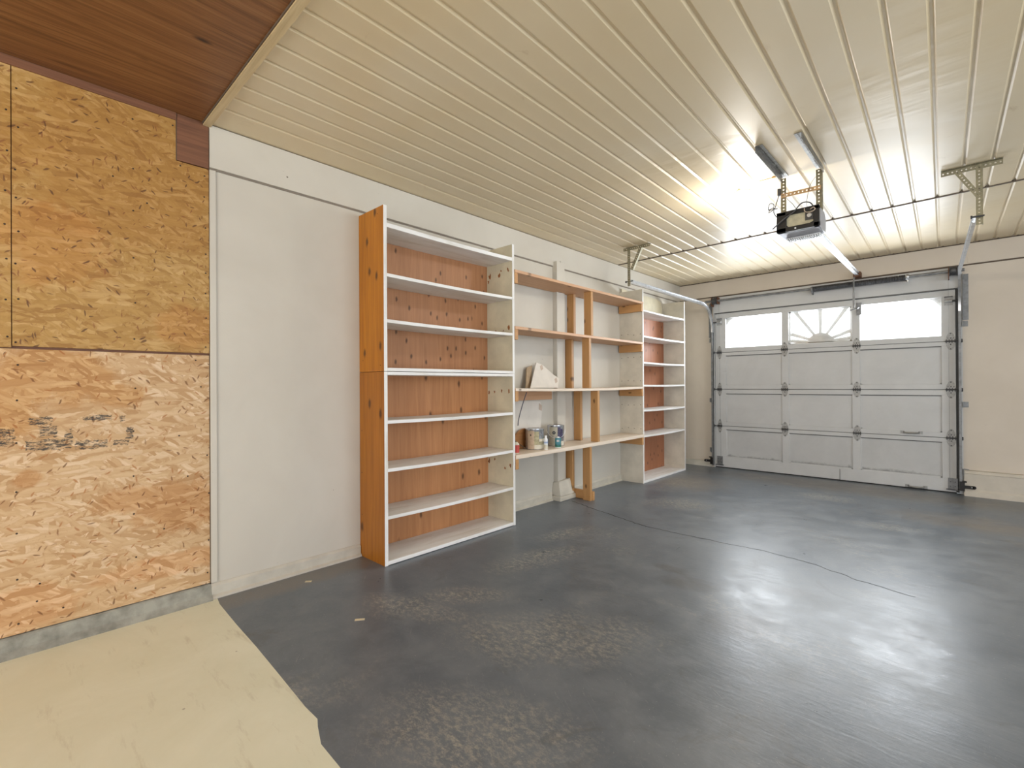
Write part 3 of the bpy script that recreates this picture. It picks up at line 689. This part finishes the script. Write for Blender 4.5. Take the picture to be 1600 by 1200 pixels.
# ceiling hangers of perforated angle
def angle(mb, p, d, w1, w2, length, width=.034, m=0, **k):
    """perforated L angle: two straps sharing an edge"""
    p = Vector(p); d = Vector(d).normalized(); w1 = Vector(w1).normalized(); w2 = Vector(w2).normalized()
    mb.perf(p+w1*width/2, d, w1, length, width, m=m, **k); mb.perf(p+w2*width/2, d, w2, length, width, m=m, **k)
hL = thing('track_hanger', 'perforated steel hanger holding the left door track to the ceiling', 'bracket', (.52, 3.90, 2.33))
mb = MB(); angle(mb, (.435, 3.91, H-.006), (1, 0, .0), (0, 0, -1), (0, 1, 0), .315, .032); mb.build('ceiling_angle', 'perf', hL, smooth=False)
mb = MB(); angle(mb, (.488, 3.905, H-.02), (0, 0, -1), (1, 0, 0), (0, 1, 0), .41, .032); mb.build('drop_angle', 'perf', hL, smooth=False)
mb = MB(); d = Vector((-.115, 0, -.235)); angle(mb, (.668, 3.898, H-.025), d, Vector((-.235, 0, .115)), (0, 1, 0), d.length, .030); mb.build('brace', 'perf', hL, smooth=False)
MB().tube([(.45, 3.925, 2.36), (.54, 3.925, 2.36)], .006, 8).lathe((.45, 3.925, 2.36), [(.012, 0), (.012, .01)], 6, 0, 'x').build('bolt', 'steeldark', hL)
hR = thing('track_hanger', 'perforated steel hanger holding the right door track to the ceiling', 'bracket', (3.26, 3.81, 2.33))
mb = MB(); angle(mb, (3.064, 3.81, H-.004), (1, 0, .0), (0, 0, -1), (0, -1, 0), .312, .034); mb.build('ceiling_angle', 'perf', hR, smooth=False)
mb = MB(); angle(mb, (3.277, 3.800, H-.02), (0, 0, -1), (-1, 0, 0), (0, 1, 0), .405, .034); mb.build('drop_angle', 'perf', hR, smooth=False)
mb = MB(); d = Vector((.110, 0, -.20)); angle(mb, (3.160, 3.793, H-.022), d, Vector((-.20, 0, -.110)), (0, 1, 0), d.length, .030); mb.build('brace', 'perf', hR, smooth=False)
MB().tube([(3.215, 3.785, 2.365), (3.285, 3.785, 2.365)], .006, 8).lathe((3.215, 3.785, 2.365), [(.012, 0), (.012, .01)], 6, 0, 'x').build('bolt', 'steeldark', hR)

# ------------------------------------------------------------------ torsion spring
ts = thing('torsion_spring', 'long dark torsion spring on a shaft across the door header', 'spring', (2.25, 6.26, 2.41))
ys = 6.262
zs = lambda x: 2.425+.004*(x-.5)
MB().tube([(.425, ys, zs(.425)), (3.20, ys, zs(3.2))], .016, 12).build('shaft', 'galvdull', ts)
coil = []; N = 62
for k in range(N*10+1):
    a = 2*math.pi*k/10; x = 1.80+.91*k/(N*10); coil.append((x, ys+.029*math.cos(a), zs(x)-.008+.029*math.sin(a)))
MB().tube(coil, .0072, 5).build('coil', 'steeldark', ts)
MB().lathe((1.785, ys, zs(1.78)-.012), [(.036, -.010), (.040, 0), (.036, .012)], 16, 0, 'x').box(1.779, 1.791, ys, L-.008, 2.36, 2.46).build('centre_bracket', 'galvdull', ts)
MB().lathe((2.725, ys, zs(2.72)-.004), [(.030, -.014), (.034, 0), (.028, .016)], 16, 0, 'x').box(2.722, 2.734, ys, L-.008, 2.38, 2.46).build('winding_cone', 'galv', ts)
for x in (.565, 3.115):
    mb = MB().lathe((x, ys, zs(x)), [(.048, -.035), (.052, -.03), (.044, -.025), (.046, 0), (.044, .02), (.052, .026), (.052, .034)], 18, 0, 'x')
    mb.box(x-.045, x-.038, ys-.03, L-.008, 2.35, 2.475, 1).box(x+.04, x+.046, ys-.02, L-.008, 2.38, 2.475, 1)
    dr = mb.build('cable_drum', ['steeldark', 'rust'], ts)
    MB().tube([(x+(.045 if x < 1 else -.045), ys+.03, 2.42), (x+(.045 if x < 1 else -.045), YF-.006, .12)], .0011, 6).build('lift_cable', 'galvdull', dr)

# ------------------------------------------------------------------ opener and its ceiling frame
fr = thing('opener_frame', 'frame of perforated steel angles hanging the door opener from the ceiling', 'bracket', (2.34, 3.0, H))
mb = MB(); angle(mb, (2.212, 2.47, H-.004), (0, 1, 0), (1, 0, 0), (0, 0, -1), .635, .042, hr=.0055, pitch=.021); mb.build('ceiling_angle', 'perfgrey', fr, smooth=False)
mb = MB(); angle(mb, (2.470, 2.47, H-.004), (0, 1, 0), (-1, 0, 0), (0, 0, -1), .635, .042, hr=.0055, pitch=.021); mb.build('ceiling_angle', 'perfgrey', fr, smooth=False)
mb = MB(); angle(mb, (2.208, 3.085, H-.02), (0, 0, -1), (1, 0, 0), (0, 1, 0), .285, .034); mb.build('drop_angle', 'perf', fr, smooth=False)
mb = MB(); angle(mb, (2.462, 3.085, H-.02), (0, 0, -1), (-1, 0, 0), (0, 1, 0), .285, .034); mb.build('drop_angle', 'perf', fr, smooth=False)
mb = MB(); mb.perf((2.21, 3.078, 2.590), (1, 0, -.02), (0, 0, 1), .25, .030); mb.build('cross_strap', 'perfrust', fr, smooth=False)
op = thing('door_opener', 'black and grey garage door opener hanging below the ribbed ceiling', 'door opener', (2.34, 3.05, 2.28))
x0, x1, y0, y1, z0, z1 = 2.212, 2.472, 2.955, 3.19, 2.285, 2.425
def lerp(a, b, t): return a+(b-a)*t
# sheet-metal housing with chamfered rear top
MB().prism([(y0+.02, z0), (y1-.02, z0), (y1, z0+.03), (y1, z1-.045), (y1-.05, z1), (y0+.02, z1)], 0, x0+.004, x1-.004).build('housing', 'openergrey', op, bevel=.004)
# moulded black front frame round a recessed plate
fm = MB()
for a in ((x0, x1, z0+.0, z0+.030), (x0, x1, z1-.026, z1+.003), (x0, x0+.062, z0, z1), (x1-.036, x1, z0, z1)): fm.box(a[0], a[1], y0-.012, y0+.022, a[2], a[3])
fm.prism([(x0+.06, z0+.028), (x0+.078, z0+.028), (x0+.06, z0+.048)], 1, y0-.010, y0+.02).prism([(x0+.06, z1-.024), (x0+.06, z1-.05), (x0+.084, z1-.024)], 1, y0-.010, y0+.02)
fm.prism([(x1-.034, z0+.028), (x1-.065, z0+.028), (x1-.034, z0+.040)], 1, y0-.010, y0+.02)
fm.build('front_frame', 'black', op, bevel=.004)
MB().box(x0+.06, x1-.034, y0+.006, y0+.014, z0+.028, z1-.024).box(x1-.085, x1-.036, y0-.0, y0+.012, z0+.055, z1-.03, 1).lathe((x1-.06, y0, z0+.085), [(.014, 0), (.014, -.006)], 12, 2, 'y').build('motor_plate', ['openerbeige', 'steeldark', 'galv'], op)
MB().lathe((2.330, y0-.013, z0+.012), [(.006, 0), (.005, -.004)], 10, 0, 'y').build('screw', 'whitep', op)
ln = MB()
for k in range(16): ln.box(x0+.025+k*.0132, x0+.034+k*.0132, y1-.075, y1+.035, z0-.016, z0-.001)
ln.box(x0+.023, x0+.235, y1-.077, y1+.037, z0-.007, z0-.001)
ln.build('light_lens', 'lens', op, bevel=.003)
# rail
ra, rb = Vector((2.395, 3.17, 2.335)), Vector((2.262, 6.22, 2.545))
MB().sweep([ra, rb], [(-.026, -.004), (.026, -.004), (.026, .002), (.010, .004), (.010, .022), (.018, .024), (.018, .028), (-.018, .028), (-.018, .024), (-.010, .022), (-.010, .004), (-.026, .002)], (1, .04, 0)).build('rail', 'galv', op, smooth=False)
MB().box(2.225, 2.295, 6.20, L-.012, 2.50, 2.56, 0).lathe((2.262, 6.25, 2.52), [(.022, -.03), (.022, .03)], 14, 0, 'x').build('header_bracket', 'rust', op)
MB().tube([(2.24, 6.215, 2.525), (2.232, 6.20, 2.47), (2.230, 6.20, 2.29)], .0085, 8).box(2.220, 2.242, 6.194, 6.206, 2.12, 2.31).tube([(2.19, 6.20, 2.10), (2.262, 6.20, 2.115)], .007, 8).tube([(2.262, 6.20, 2.115), (2.268, 6.30, 2.14)], .007, 8).box(2.240, 2.290, YF-.03, YF-.001, 2.05, 2.20).build('door_arm', 'galvdull', op)
# cords
def bez(ps, n=14):
    out = []; ps = [Vector(p) for p in ps]
    for i in range(len(ps)-1):
        p0 = ps[max(i-1, 0)]; p1 = ps[i]; p2 = ps[i+1]; p3 = ps[min(i+2, len(ps)-1)]
        for k in range(n):
            t = k/n; out.append(.5*((2*p1)+(p2-p0)*t+(2*p0-5*p1+4*p2-p3)*t*t+(-p0+3*p1-3*p2+p3)*t**3))
    out.append(ps[-1]); return out
yc = y0-.03
cd = MB().tube(bez([(x0-.02, yc, z0+.03), (x0+.05, yc, z0+.085), (x0+.11, yc, z1-.02), (x0+.16, yc, z1+.028), (x0+.205, yc+.01, z1+.025), (x0+.225, yc+.03, z1-.003)]), .0042, 8)
cd.tube(bez([(x0-.004, y0+.02, z1-.02), (x0-.022, y0+.01, z1+.02), (x0-.02, y0, z1+.05), (x0-.055, y0, z1+.045), (x0-.045, y0, z1+.085), (x0-.02, y0, z1+.075), (x0-.028, y0+.01, z1+.04), (x0-.055, y0+.01, z1+.028), (x0-.05, y0+.02, z1+.045), (x0-.0, y0+.02, z1+.047)]), .0030, 7)
cd.tube(bez([(x0-.02, y0+.03, z1+.055), (x0-.016, 3.03, z1+.12), (x0-.010, 3.06, z1+.17)]), .0034, 7)
cd.box(x0-.020, x0-.001, 3.05, 3.075, z1+.165, z1+.215)
cd.build('power_cord', 'wire', op)
MB().tube(bez([(2.245, 3.05, 2.64), (2.25, 3.02, 2.58), (2.27, 2.99, 2.53), (2.31, 2.97, 2.475), (2.335, 2.965, 2.425)]), .0018, 6).tube(bez([(2.43, 3.06, 2.66), (2.40, 3.04, 2.60), (2.39, 3.0, 2.50), (2.392, 2.99, 2.43)]), .0015, 6).build('control_wire', 'wire', op)
MB().tube(bez([(2.385, y0-.012, 2.42), (2.39, y0-.02, 2.395), (2.42, y0-.022, 2.383), (2.448, y0-.02, 2.395), (2.44, y0-.02, 2.412), (2.42, y0-.012, 2.405)]), .0032, 7).build('terminal_wire', 'tan', op)
# receptacle strip next to the opener
tag(MB().box(2.07, 2.20, 3.055, 3.062, H-.004, H-.0005).box(2.16, 2.20, 3.04, 3.075, H-.012, H-.0005).build('wire_cover', 'perfrust'), 'rusty strip on the ceiling just left of the opener frame', 'strip')

# ------------------------------------------------------------------ lamp
lp = thing('ceiling_lamp', 'glowing bulb in a porcelain holder on the ceiling, left of the opener', 'lamp', (1.91, 3.18, H))
MB().lathe((1.91, 3.18, H), [(.062, 0), (.062, -.010), (.052, -.022), (.034, -.030), (.030, -.052), (.022, -.054)], 24).build('holder', 'ceramic', lp)
MB().lathe((1.91, 3.18, H), [(.014, -.052), (.016, -.062), (.028, -.085), (.033, -.105), (.028, -.128), (.014, -.140), (.003, -.143)], 20).build('bulb', 'bulb', lp)

nl = thing('ceiling_lamp', 'unseen warm fill bulb added on the brown ceiling of the near bay', 'lamp', (1.6, -2.3, H))  # out-of-view lamp added to carry the warm fill
MB().lathe((1.6, -2.3, H), [(.062, 0), (.062, -.010), (.052, -.022), (.034, -.030), (.030, -.052), (.022, -.054)], 24).build('holder', 'ceramic', nl)
MB().lathe((1.6, -2.3, H), [(.014, -.052), (.016, -.062), (.028, -.085), (.033, -.105), (.028, -.128), (.014, -.140), (.003, -.143)], 20).build('bulb', 'bulb', nl)

# ------------------------------------------------------------------ shelving unit near the strand board: two stacked boxes
Y1, Y2, XD = .940, 2.232, .328
def chips(mb, x, pts, yface, mi):
    for (cx, cz, s_) in pts:
        n = 9; poly = []
        for k in range(n):
            a = 2*math.pi*k/n; r = s_*random.uniform(.35, 1.1); poly.append((cx+r*.75*math.cos(a), cz+r*math.sin(a)))
        mb.prism(poly, 1, yface-.0006, yface+.001, mi)
def unit(name, label, y0, y1, xd, zb, zt, shelves, th, backmat, left_mat, chipzs=(), sidemat='cream', back_z=None, holes=(), hr=.0035):
    t = thing(name, label, 'shelves', (xd/2, (y0+y1)/2, zb))
    bt = .024
    # left side: stained outer face, white front edge -> board plus painted edge strip
    mb = MB().box(.002, xd-.003, y0, y0+bt, zb, zt, 0).box(xd-.003, xd, y0, y0+bt, zb, zt, 1).box(.004, xd-.001, y0+bt, y0+bt+.001, zb+.001, zt-.001, 2)
    for (x, z) in holes: mb.lathe((x, y0, z), [(hr, 0), (hr, -.0008)], 8, 3, 'y')
    mb.build('side_board', [left_mat, 'sidewhite', sidemat, 'nail'], t)
    mb = MB().box(.002, xd-.003, y1-bt, y1, zb, zt, 0).box(xd-.003, xd, y1-bt, y1, zb, zt, 1)
    chips(mb, 0, chipzs, y1-bt, 2); mb.build('side_board', [sidemat, 'sidewhite', 'chip'], t)
    bz = back_z or (zb+.01, zt-.01)
    MB().box(.004, .012, y0+bt-.002, y1-bt+.002, bz[0], bz[1]).build('back_panel', backmat, t)
    for z, h in shelves:
        nb = 12; ys_ = [y0+bt+.001+(y1-y0-2*bt-.002)*k/nb for k in range(nb+1)]; sm = MB(); sag = .006
        vs = []
        for k, yy in enumerate(ys_):
            q = sag*math.sin(math.pi*k/nb)*(1 if zb+.05 < z < zt-.03 else 0)
            vs += [(.012, yy, z-h-q), (xd, yy, z-h-q), (xd, yy, z-q), (.012, yy, z-q)]
        fs = [(0, 1, 2, 3), (nb*4+3, nb*4+2, nb*4+1, nb*4)]
        for k in range(nb):
            a = k*4; b = a+4
            fs += [(a, b, b+1, a+1), (a+1, b+1, b+2, a+2), (a+2, b+2, b+3, a+3), (a+3, b+3, b, a)]
        sm.add(vs, fs).build('shelf', 'shelfwhite', t, bevel=.0015)
    return t
unit('shelving_unit', 'lower half of the tall white and orange shelving nearest the strand board', Y1, Y2, XD, .001, 1.316,
     [(.030, .026), (.335, .023), (.657, .023), (.985, .023), (1.316, .022)], .023, 'backply_low', 'orange_low',
     chipzs=[(.03, 1.15, .02), (.10, 1.16, .018), (.19, 1.165, .018), (.28, 1.165, .02), (.03, .535, .028), (.10, .555, .016), (.225, .49, .02), (.29, .52, .026)], holes=[(.03+.0*k, .3+.3*k) for k in range(3)])
unit('shelving_unit', 'upper half of the tall white and orange shelving, stacked on the lower half', Y1, Y2, XD, 1.319, 2.444,
     [(1.342, .022), (1.672, .023), (1.985, .023), (2.328, .030)], .023, 'backply', 'orange', chipzs=[(.05, 2.205, .030), (.17, 2.195, .024), (.275, 2.235, .026), (.19, 2.235, .014), (.12, 1.705, .012), (.215, 1.70, .014), (.285, 1.725, .026), (.03, 2.16, .018)], holes=[(.25, 2.40), (.05, 1.4), (.28, 1.36)])
# ------------------------------------------------------------------ far shelving unit
fu = unit('shelving_unit', 'cream shelving unit with reddish back next to the garage door', 4.552, 5.788, .322, .001, 2.39,
          [(.030, .028), (.588, .022), (.905, .022), (1.215, .022), (1.498, .022), (1.822, .022), (2.142, .022)], .022, 'backply_far', 'creamgrey', sidemat='creamgrey', back_z=(.02, 2.135), hr=.005,
          holes=[(x, z+random.uniform(-.01, .01)) for z in (1.84, 1.55, 1.26, .97, .67) for x in (.03, .12, .20, .29)])
MB().prism([(4.578, 2.150), (5.70, 2.150), (5.70, 2.33), (5.66, 2.40), (5.55, 2.425), (4.578, 2.44)], 0, .014, .022).box(.022, .024, 4.58, 5.69, 2.146, 2.160, 1).build('upper_back_board', ['cream', 'backply_far'], fu, smooth=False)

# ------------------------------------------------------------------ lumber shelves between the two units
rk = thing('wall_shelving', 'open pine shelving with paired posts between the two painted units', 'shelves', (.18, 3.4, 0))
RY0, RY1, RX = 2.236, 4.548, .335
def board(z, th, top, sag=0.0, name='shelf_board'):
    nb = 10; vs = []; fs = []
    for k in range(nb+1):
        yy = RY0+(RY1-RY0)*k/nb; q = sag*math.sin(math.pi*k/nb)
        vs += [(.014, yy, z-th-q), (RX, yy, z-th-q), (RX, yy, z-q), (.014, yy, z-q)]
    fs = [(0, 1, 2, 3), (nb*4+3, nb*4+2, nb*4+1, nb*4)]; mats = []
    mb = MB(); mb.add(vs, fs, 0)
    for k in range(nb):
        a = k*4; b = a+4; o = len(mb.v)
        mb.f += [(a, b, b+1, a+1), (a+1, b+1, b+2, a+2), (a+2, b+2, b+3, a+3), (a+3, b+3, b, a)]; mb.m += [0, 1 if z < 1.3 else 0, 1, 0]
    mb.build(name, ['pine_y', top], rk, bevel=.0015)
LEV = [(2.230, .026), (1.735, .026), (1.192, .026), (.607, .036)]
for i, (z, th) in enumerate(LEV): board(z, th, 'pinetop', sag=(.0, .0, .012, .004)[i])
for i, (z, th) in enumerate(LEV):
    zb = z-th-.0005
    MB().box(.016, RX-.004, RY1-.040, RY1-.001, zb-.090, zb).build('cleat', 'pine_x', rk, bevel=.002)
    MB().box(.016, RX-.004, RY0+.001, RY0+.040, zb-.090, zb).build('cleat', 'pine_x', rk, bevel=.002)
MB().box(.016, .036, RY0+.042, 3.12, LEV[2][0]-.026-.098, LEV[2][0]-.028).build('cleat', 'pine_y', rk, bevel=.002)
# posts: (front edge y range, z range); each storey is offset
SEG = [(3.412, 1.737, 2.203), (3.372, 1.193-.01, 1.708), (3.528, .606, 1.166-.012), (3.373, .001, .570)]
for y, za, zb in SEG:
    MB().box(RX-.092, RX-.002, y, y+.039, za, zb).build('post', 'pine_z', rk, bevel=.0025)
    MB().box(.022, .112, y-.004, y+.035, za, zb).build('post', 'pine_z', rk, bevel=.0025)
MB().box(.065, RX+.004, 3.414, 3.452, .001, .092).build('floor_plate', 'pine_x', rk, bevel=.0025)

# ------------------------------------------------------------------ things on the lumber shelves
S4, S3 = .607, 1.182
def can(cx, cy, r, h, label, mats, wedges, lid=True):
    t = thing('paint_can', label, 'paint can', (cx, cy, S4))
    n = 40; mb = MB(); zz = S4-.001
    prof = [(r*.97, 0), (r, .004), (r, h-.006), (r*1.015, h-.003), (r*1.015, h)]
    mb.lathe((cx, cy, zz), prof, n, 0)
    body = mb.build('body', 'tin', t)
    # wrap-around label in coloured fields: (a0, a1, z0, z1, material)
    for i, (a0, a1, q0, q1, mt) in enumerate(wedges):
        k = max(2, int((a1-a0)/8)); lm = MB(); rr = r+.0006+.0003*(i % 4)
        vs = []; fs = []
        for j in range(k+1):
            a = R(a0+(a1-a0)*j/k)
            for r_, z_ in ((rr, q0), (rr, q1), (rr-.0012, q1), (rr-.0012, q0)): vs.append((cx+r_*math.cos(a), cy+r_*math.sin(a), S4+z_))
        for j in range(k):
            for e in range(4): fs.append((j*4+e, j*4+(e+1) % 4, j*4+4+(e+1) % 4, j*4+4+e))
        fs += [(0, 1, 2, 3), (k*4+3, k*4+2, k*4+1, k*4)]
        lm.add(vs, fs).build('label', mt, body)
    MB().lathe((cx, cy, S4+h-.002), [(r*.9, 0), (r*.9, .004), (r*.80, .0045), (r*.78, .002)], 32).build('lid', 'tin', t)
    return t
# angles: camera sees the cans from about -43 deg (towards +x, -y)
c1_ = can(.165, 2.685, .090, .192, 'gallon paint can with a tan and olive label, left of the two', None,
    [(-95, -52, .004, .176, 'labeltan'), (-52, -22, .09, .17, 'labelolive'), (-52, 20, .045, .092, 'labelolive'), (-52, 20, .004, .045, 'labelcream'), (-45, -18, .072, .078, 'labelcream'), (-45, -18, .058, .062, 'steeldark'), (-78, -70, .128, .145, 'steeldark'), (-22, 30, .075, .10, 'labelcream')])
c2_ = can(.165, 3.015, .086, .205, 'gallon paint can with a grey label and a black spot, right of the two', None,
    [(-100, -40, .004, .19, 'labelgrey'), (-40, -18, .004, .19, 'purple'), (-18, 0, .08, .17, 'purple'), (-18, 10, .004, .05, 'labelcream'), (-100, -40, .095, .100, 'tin')])
mb = MB(); a = R(-64); rr = .0885
mb.lathe((0, 0, 0), [(.017, 0), (.017, .0016)], 16, 0, 'z'); mb.lathe((0, 0, .0017), [(.004, 0), (.004, .0008)], 10, 1, 'z')
rot = Matrix.Rotation(a, 4, 'Z') @ Matrix.Rotation(R(90), 4, 'Y')
mb.v = [tuple(rot @ Vector(v)+Vector((.165+(rr-.001)*math.cos(a), 3.015+(rr-.001)*math.sin(a), S4+.135))) for v in mb.v]
mb.build('spot', ['black', 'labelgrey'], c2_)
hp = [(.165+.093*math.cos(R(a)), 3.015+.093*math.sin(R(a)), S4+.165-.085*math.sin(R((a+135)/180*180))) for a in range(-130, 46, 10)]
MB().tube(hp, .0018, 6).build('handle', 'whitep', c2_)
def jar(cx, cy, r, h, label, body, bands, name='spray_can', cap=None):
    t = thing(name, label, 'bottle', (cx, cy, S4))
    body = MB().lathe((cx, cy, S4-.001), [(r*.94, 0), (r, .003), (r, h*.80), (r*.86, h*.88), (r*.55, h*.93), (r*.5, h*.97), (r*.45, h)], 24).build('body', body, t)
    for q0, q1, mt in bands:
        MB().lathe((cx, cy, S4+q0), [(r+.0006, 0), (r+.0006, q1-q0)], 24).build('label', mt, body)
    if cap: MB().lathe((cx, cy, S4+h-.001), [(r*.6, 0), (r*.6, .014), (r*.5, .016)], 16).build('cap', cap, t)
    return t
jar(.292, 2.698, .019, .118, 'small white bottle with blue print in front of the tan can', 'whitep', [(.055, .058, 'blue'), (.066, .072, 'blue'), (.080, .083, 'blue'), (.004, .048, 'labelcream')], 'bottle', 'whitep')
jb = jar(.290, 2.890, .029, .106, 'small white tub with a teal and green label between the cans', 'whitep', [(.012, .095, 'teal'), (.006, .030, 'green')], 'bottle')
mb = MB()   # pale lettering on the teal label, too small to read
for k, dy in enumerate((-.016, -.009, -.004, .004, .011)):
    a = R(-50)+dy*28; c0 = Vector((.290+.0302*math.cos(a), 2.890+.0302*math.sin(a), S4))
    mb.box(c0.x-.0012, c0.x+.0012, c0.y-.0012, c0.y+.0012, S4+.058, S4+.078)
mb.build('print', 'whitep', jb)
jar(.245, 2.338, .026, .10, 'small red labelled jar at the left end of the lowest open shelf', 'labelcream', [(.006, .075, 'red')], 'jar')
# round wooden board leaning on the wall behind the tan can, and a stick across it
mb = MB().prism([(2.655+.195*math.cos(R(a)), S4+.001+.190*math.sin(R(a))) for a in range(0, 181, 6)], 0, .055, .073)
tag(mb.build('half_round_board', 'disc'), 'half-round stained board standing behind the tan paint can', 'board')
tag(MB().tube([(.135, 2.38, S4+.125), (.150, 2.565, S4+.012)], .005, 8).build('stir_stick', 'stick'), 'thin dark stick leaning beside the tan paint can', 'stick')
# pale boards
def slab(poly, x_at, th, name, mat, label, cat, z0):
    """upright board given by its (y, z) outline, leaning back against the wall"""
    lean = lambda z: x_at[0]+(x_at[1]-x_at[0])*(z-z0)/.24
    mb = MB(); n = len(poly)
    vs = [(lean(z), y, z) for y, z in poly]+[(lean(z)+th, y, z) for y, z in poly]
    mb.add(vs, [tuple(range(n))[::-1], tuple(range(n, 2*n))]+[(i, (i+1) % n, n+(i+1) % n, n+i) for i in range(n)])
    return tag(mb.build(name, mat, smooth=False), label, cat), lean
Z3 = 1.190
slab([(2.655, Z3+.0), (2.73, Z3), (2.80, Z3+.225), (2.715, Z3+.20), (2.705, Z3+.17)], (.075, .026), .010, 'board_offcut', 'card', 'narrow brown offcut leaning behind the white board', 'board', Z3)
bw, ln_ = slab([(2.665, Z3), (3.10, Z3-.0), (3.125, Z3+.05), (3.155, Z3+.095), (3.07, Z3+.135), (2.92, Z3+.235), (2.835, Z3+.255)], (.125, .062), .007, 'board_offcut', 'paper', 'white irregular board with tan tape on the second-lowest open shelf', 'board', Z3)
for (yy, zz, s_) in ((2.90, Z3+.205, .035), (3.09, Z3+.075, .034)):
    c0 = [(yy-s_*.55, zz-s_*.9), (yy+s_*.6, zz-s_*.4), (yy+s_*.55, zz+s_*.9), (yy-s_*.6, zz+s_*.4)]
    mb = MB(); mb.add([(ln_(z)+.007+e, y, z) for e in (.0002, .0012) for y, z in c0], [(0, 1, 2, 3)[::-1], (4, 5, 6, 7), (0, 1, 5, 4), (1, 2, 6, 5), (2, 3, 7, 6), (3, 0, 4, 7)])
    mb.v = mb.v; mb.build('tape_patch', 'tan', bw)
S4z = S4+.001
bl2, ln2 = slab([(2.39, S4z), (2.90, S4z), (2.93, S4z+.15), (2.985, S4z+.36), (2.965, S4z+.44), (2.40, S4z+.47)], (.040, .018), .006, 'board_sheet', 'paper', 'large white sheet standing against the wall behind the paint cans', 'board', S4z)
c0 = [(2.93, S4z+.36), (2.975, S4z+.345), (2.985, S4z+.40), (2.94, S4z+.425)]
mb = MB(); mb.add([(ln2(z)+.006+e, y, z) for e in (.0002, .0012) for y, z in c0], [(0, 1, 2, 3)[::-1], (4, 5, 6, 7), (0, 1, 5, 4), (1, 2, 6, 5), (2, 3, 7, 6), (3, 0, 4, 7)])
mb.build('tape_patch', 'tan', bl2)
tag(MB().tube(bez([(.30, 2.42, 1.155), (.305, 2.36, 1.05), (.30, 2.315, .93), (.30, 2.30, .86)]), .0042, 8).build('cable', 'cable'), 'dark cable end hanging from the second-lowest open shelf by the left unit', 'cable')

# tape scraps on the floor
tag(ribbon([(.170, .470), (.195, .500)], [.022, .022], .0002, .0012).build('tape_scrap', 'patchlite', smooth=False), 'pale tape scrap on the grey floor close to the long wall', 'tape')
tag(ribbon([(.850, .435), (.880, .475)], [.020, .020], .0002, .0012).build('tape_scrap', 'patchlite', smooth=False), 'pale tape scrap on the grey floor in front of the near shelving', 'tape')
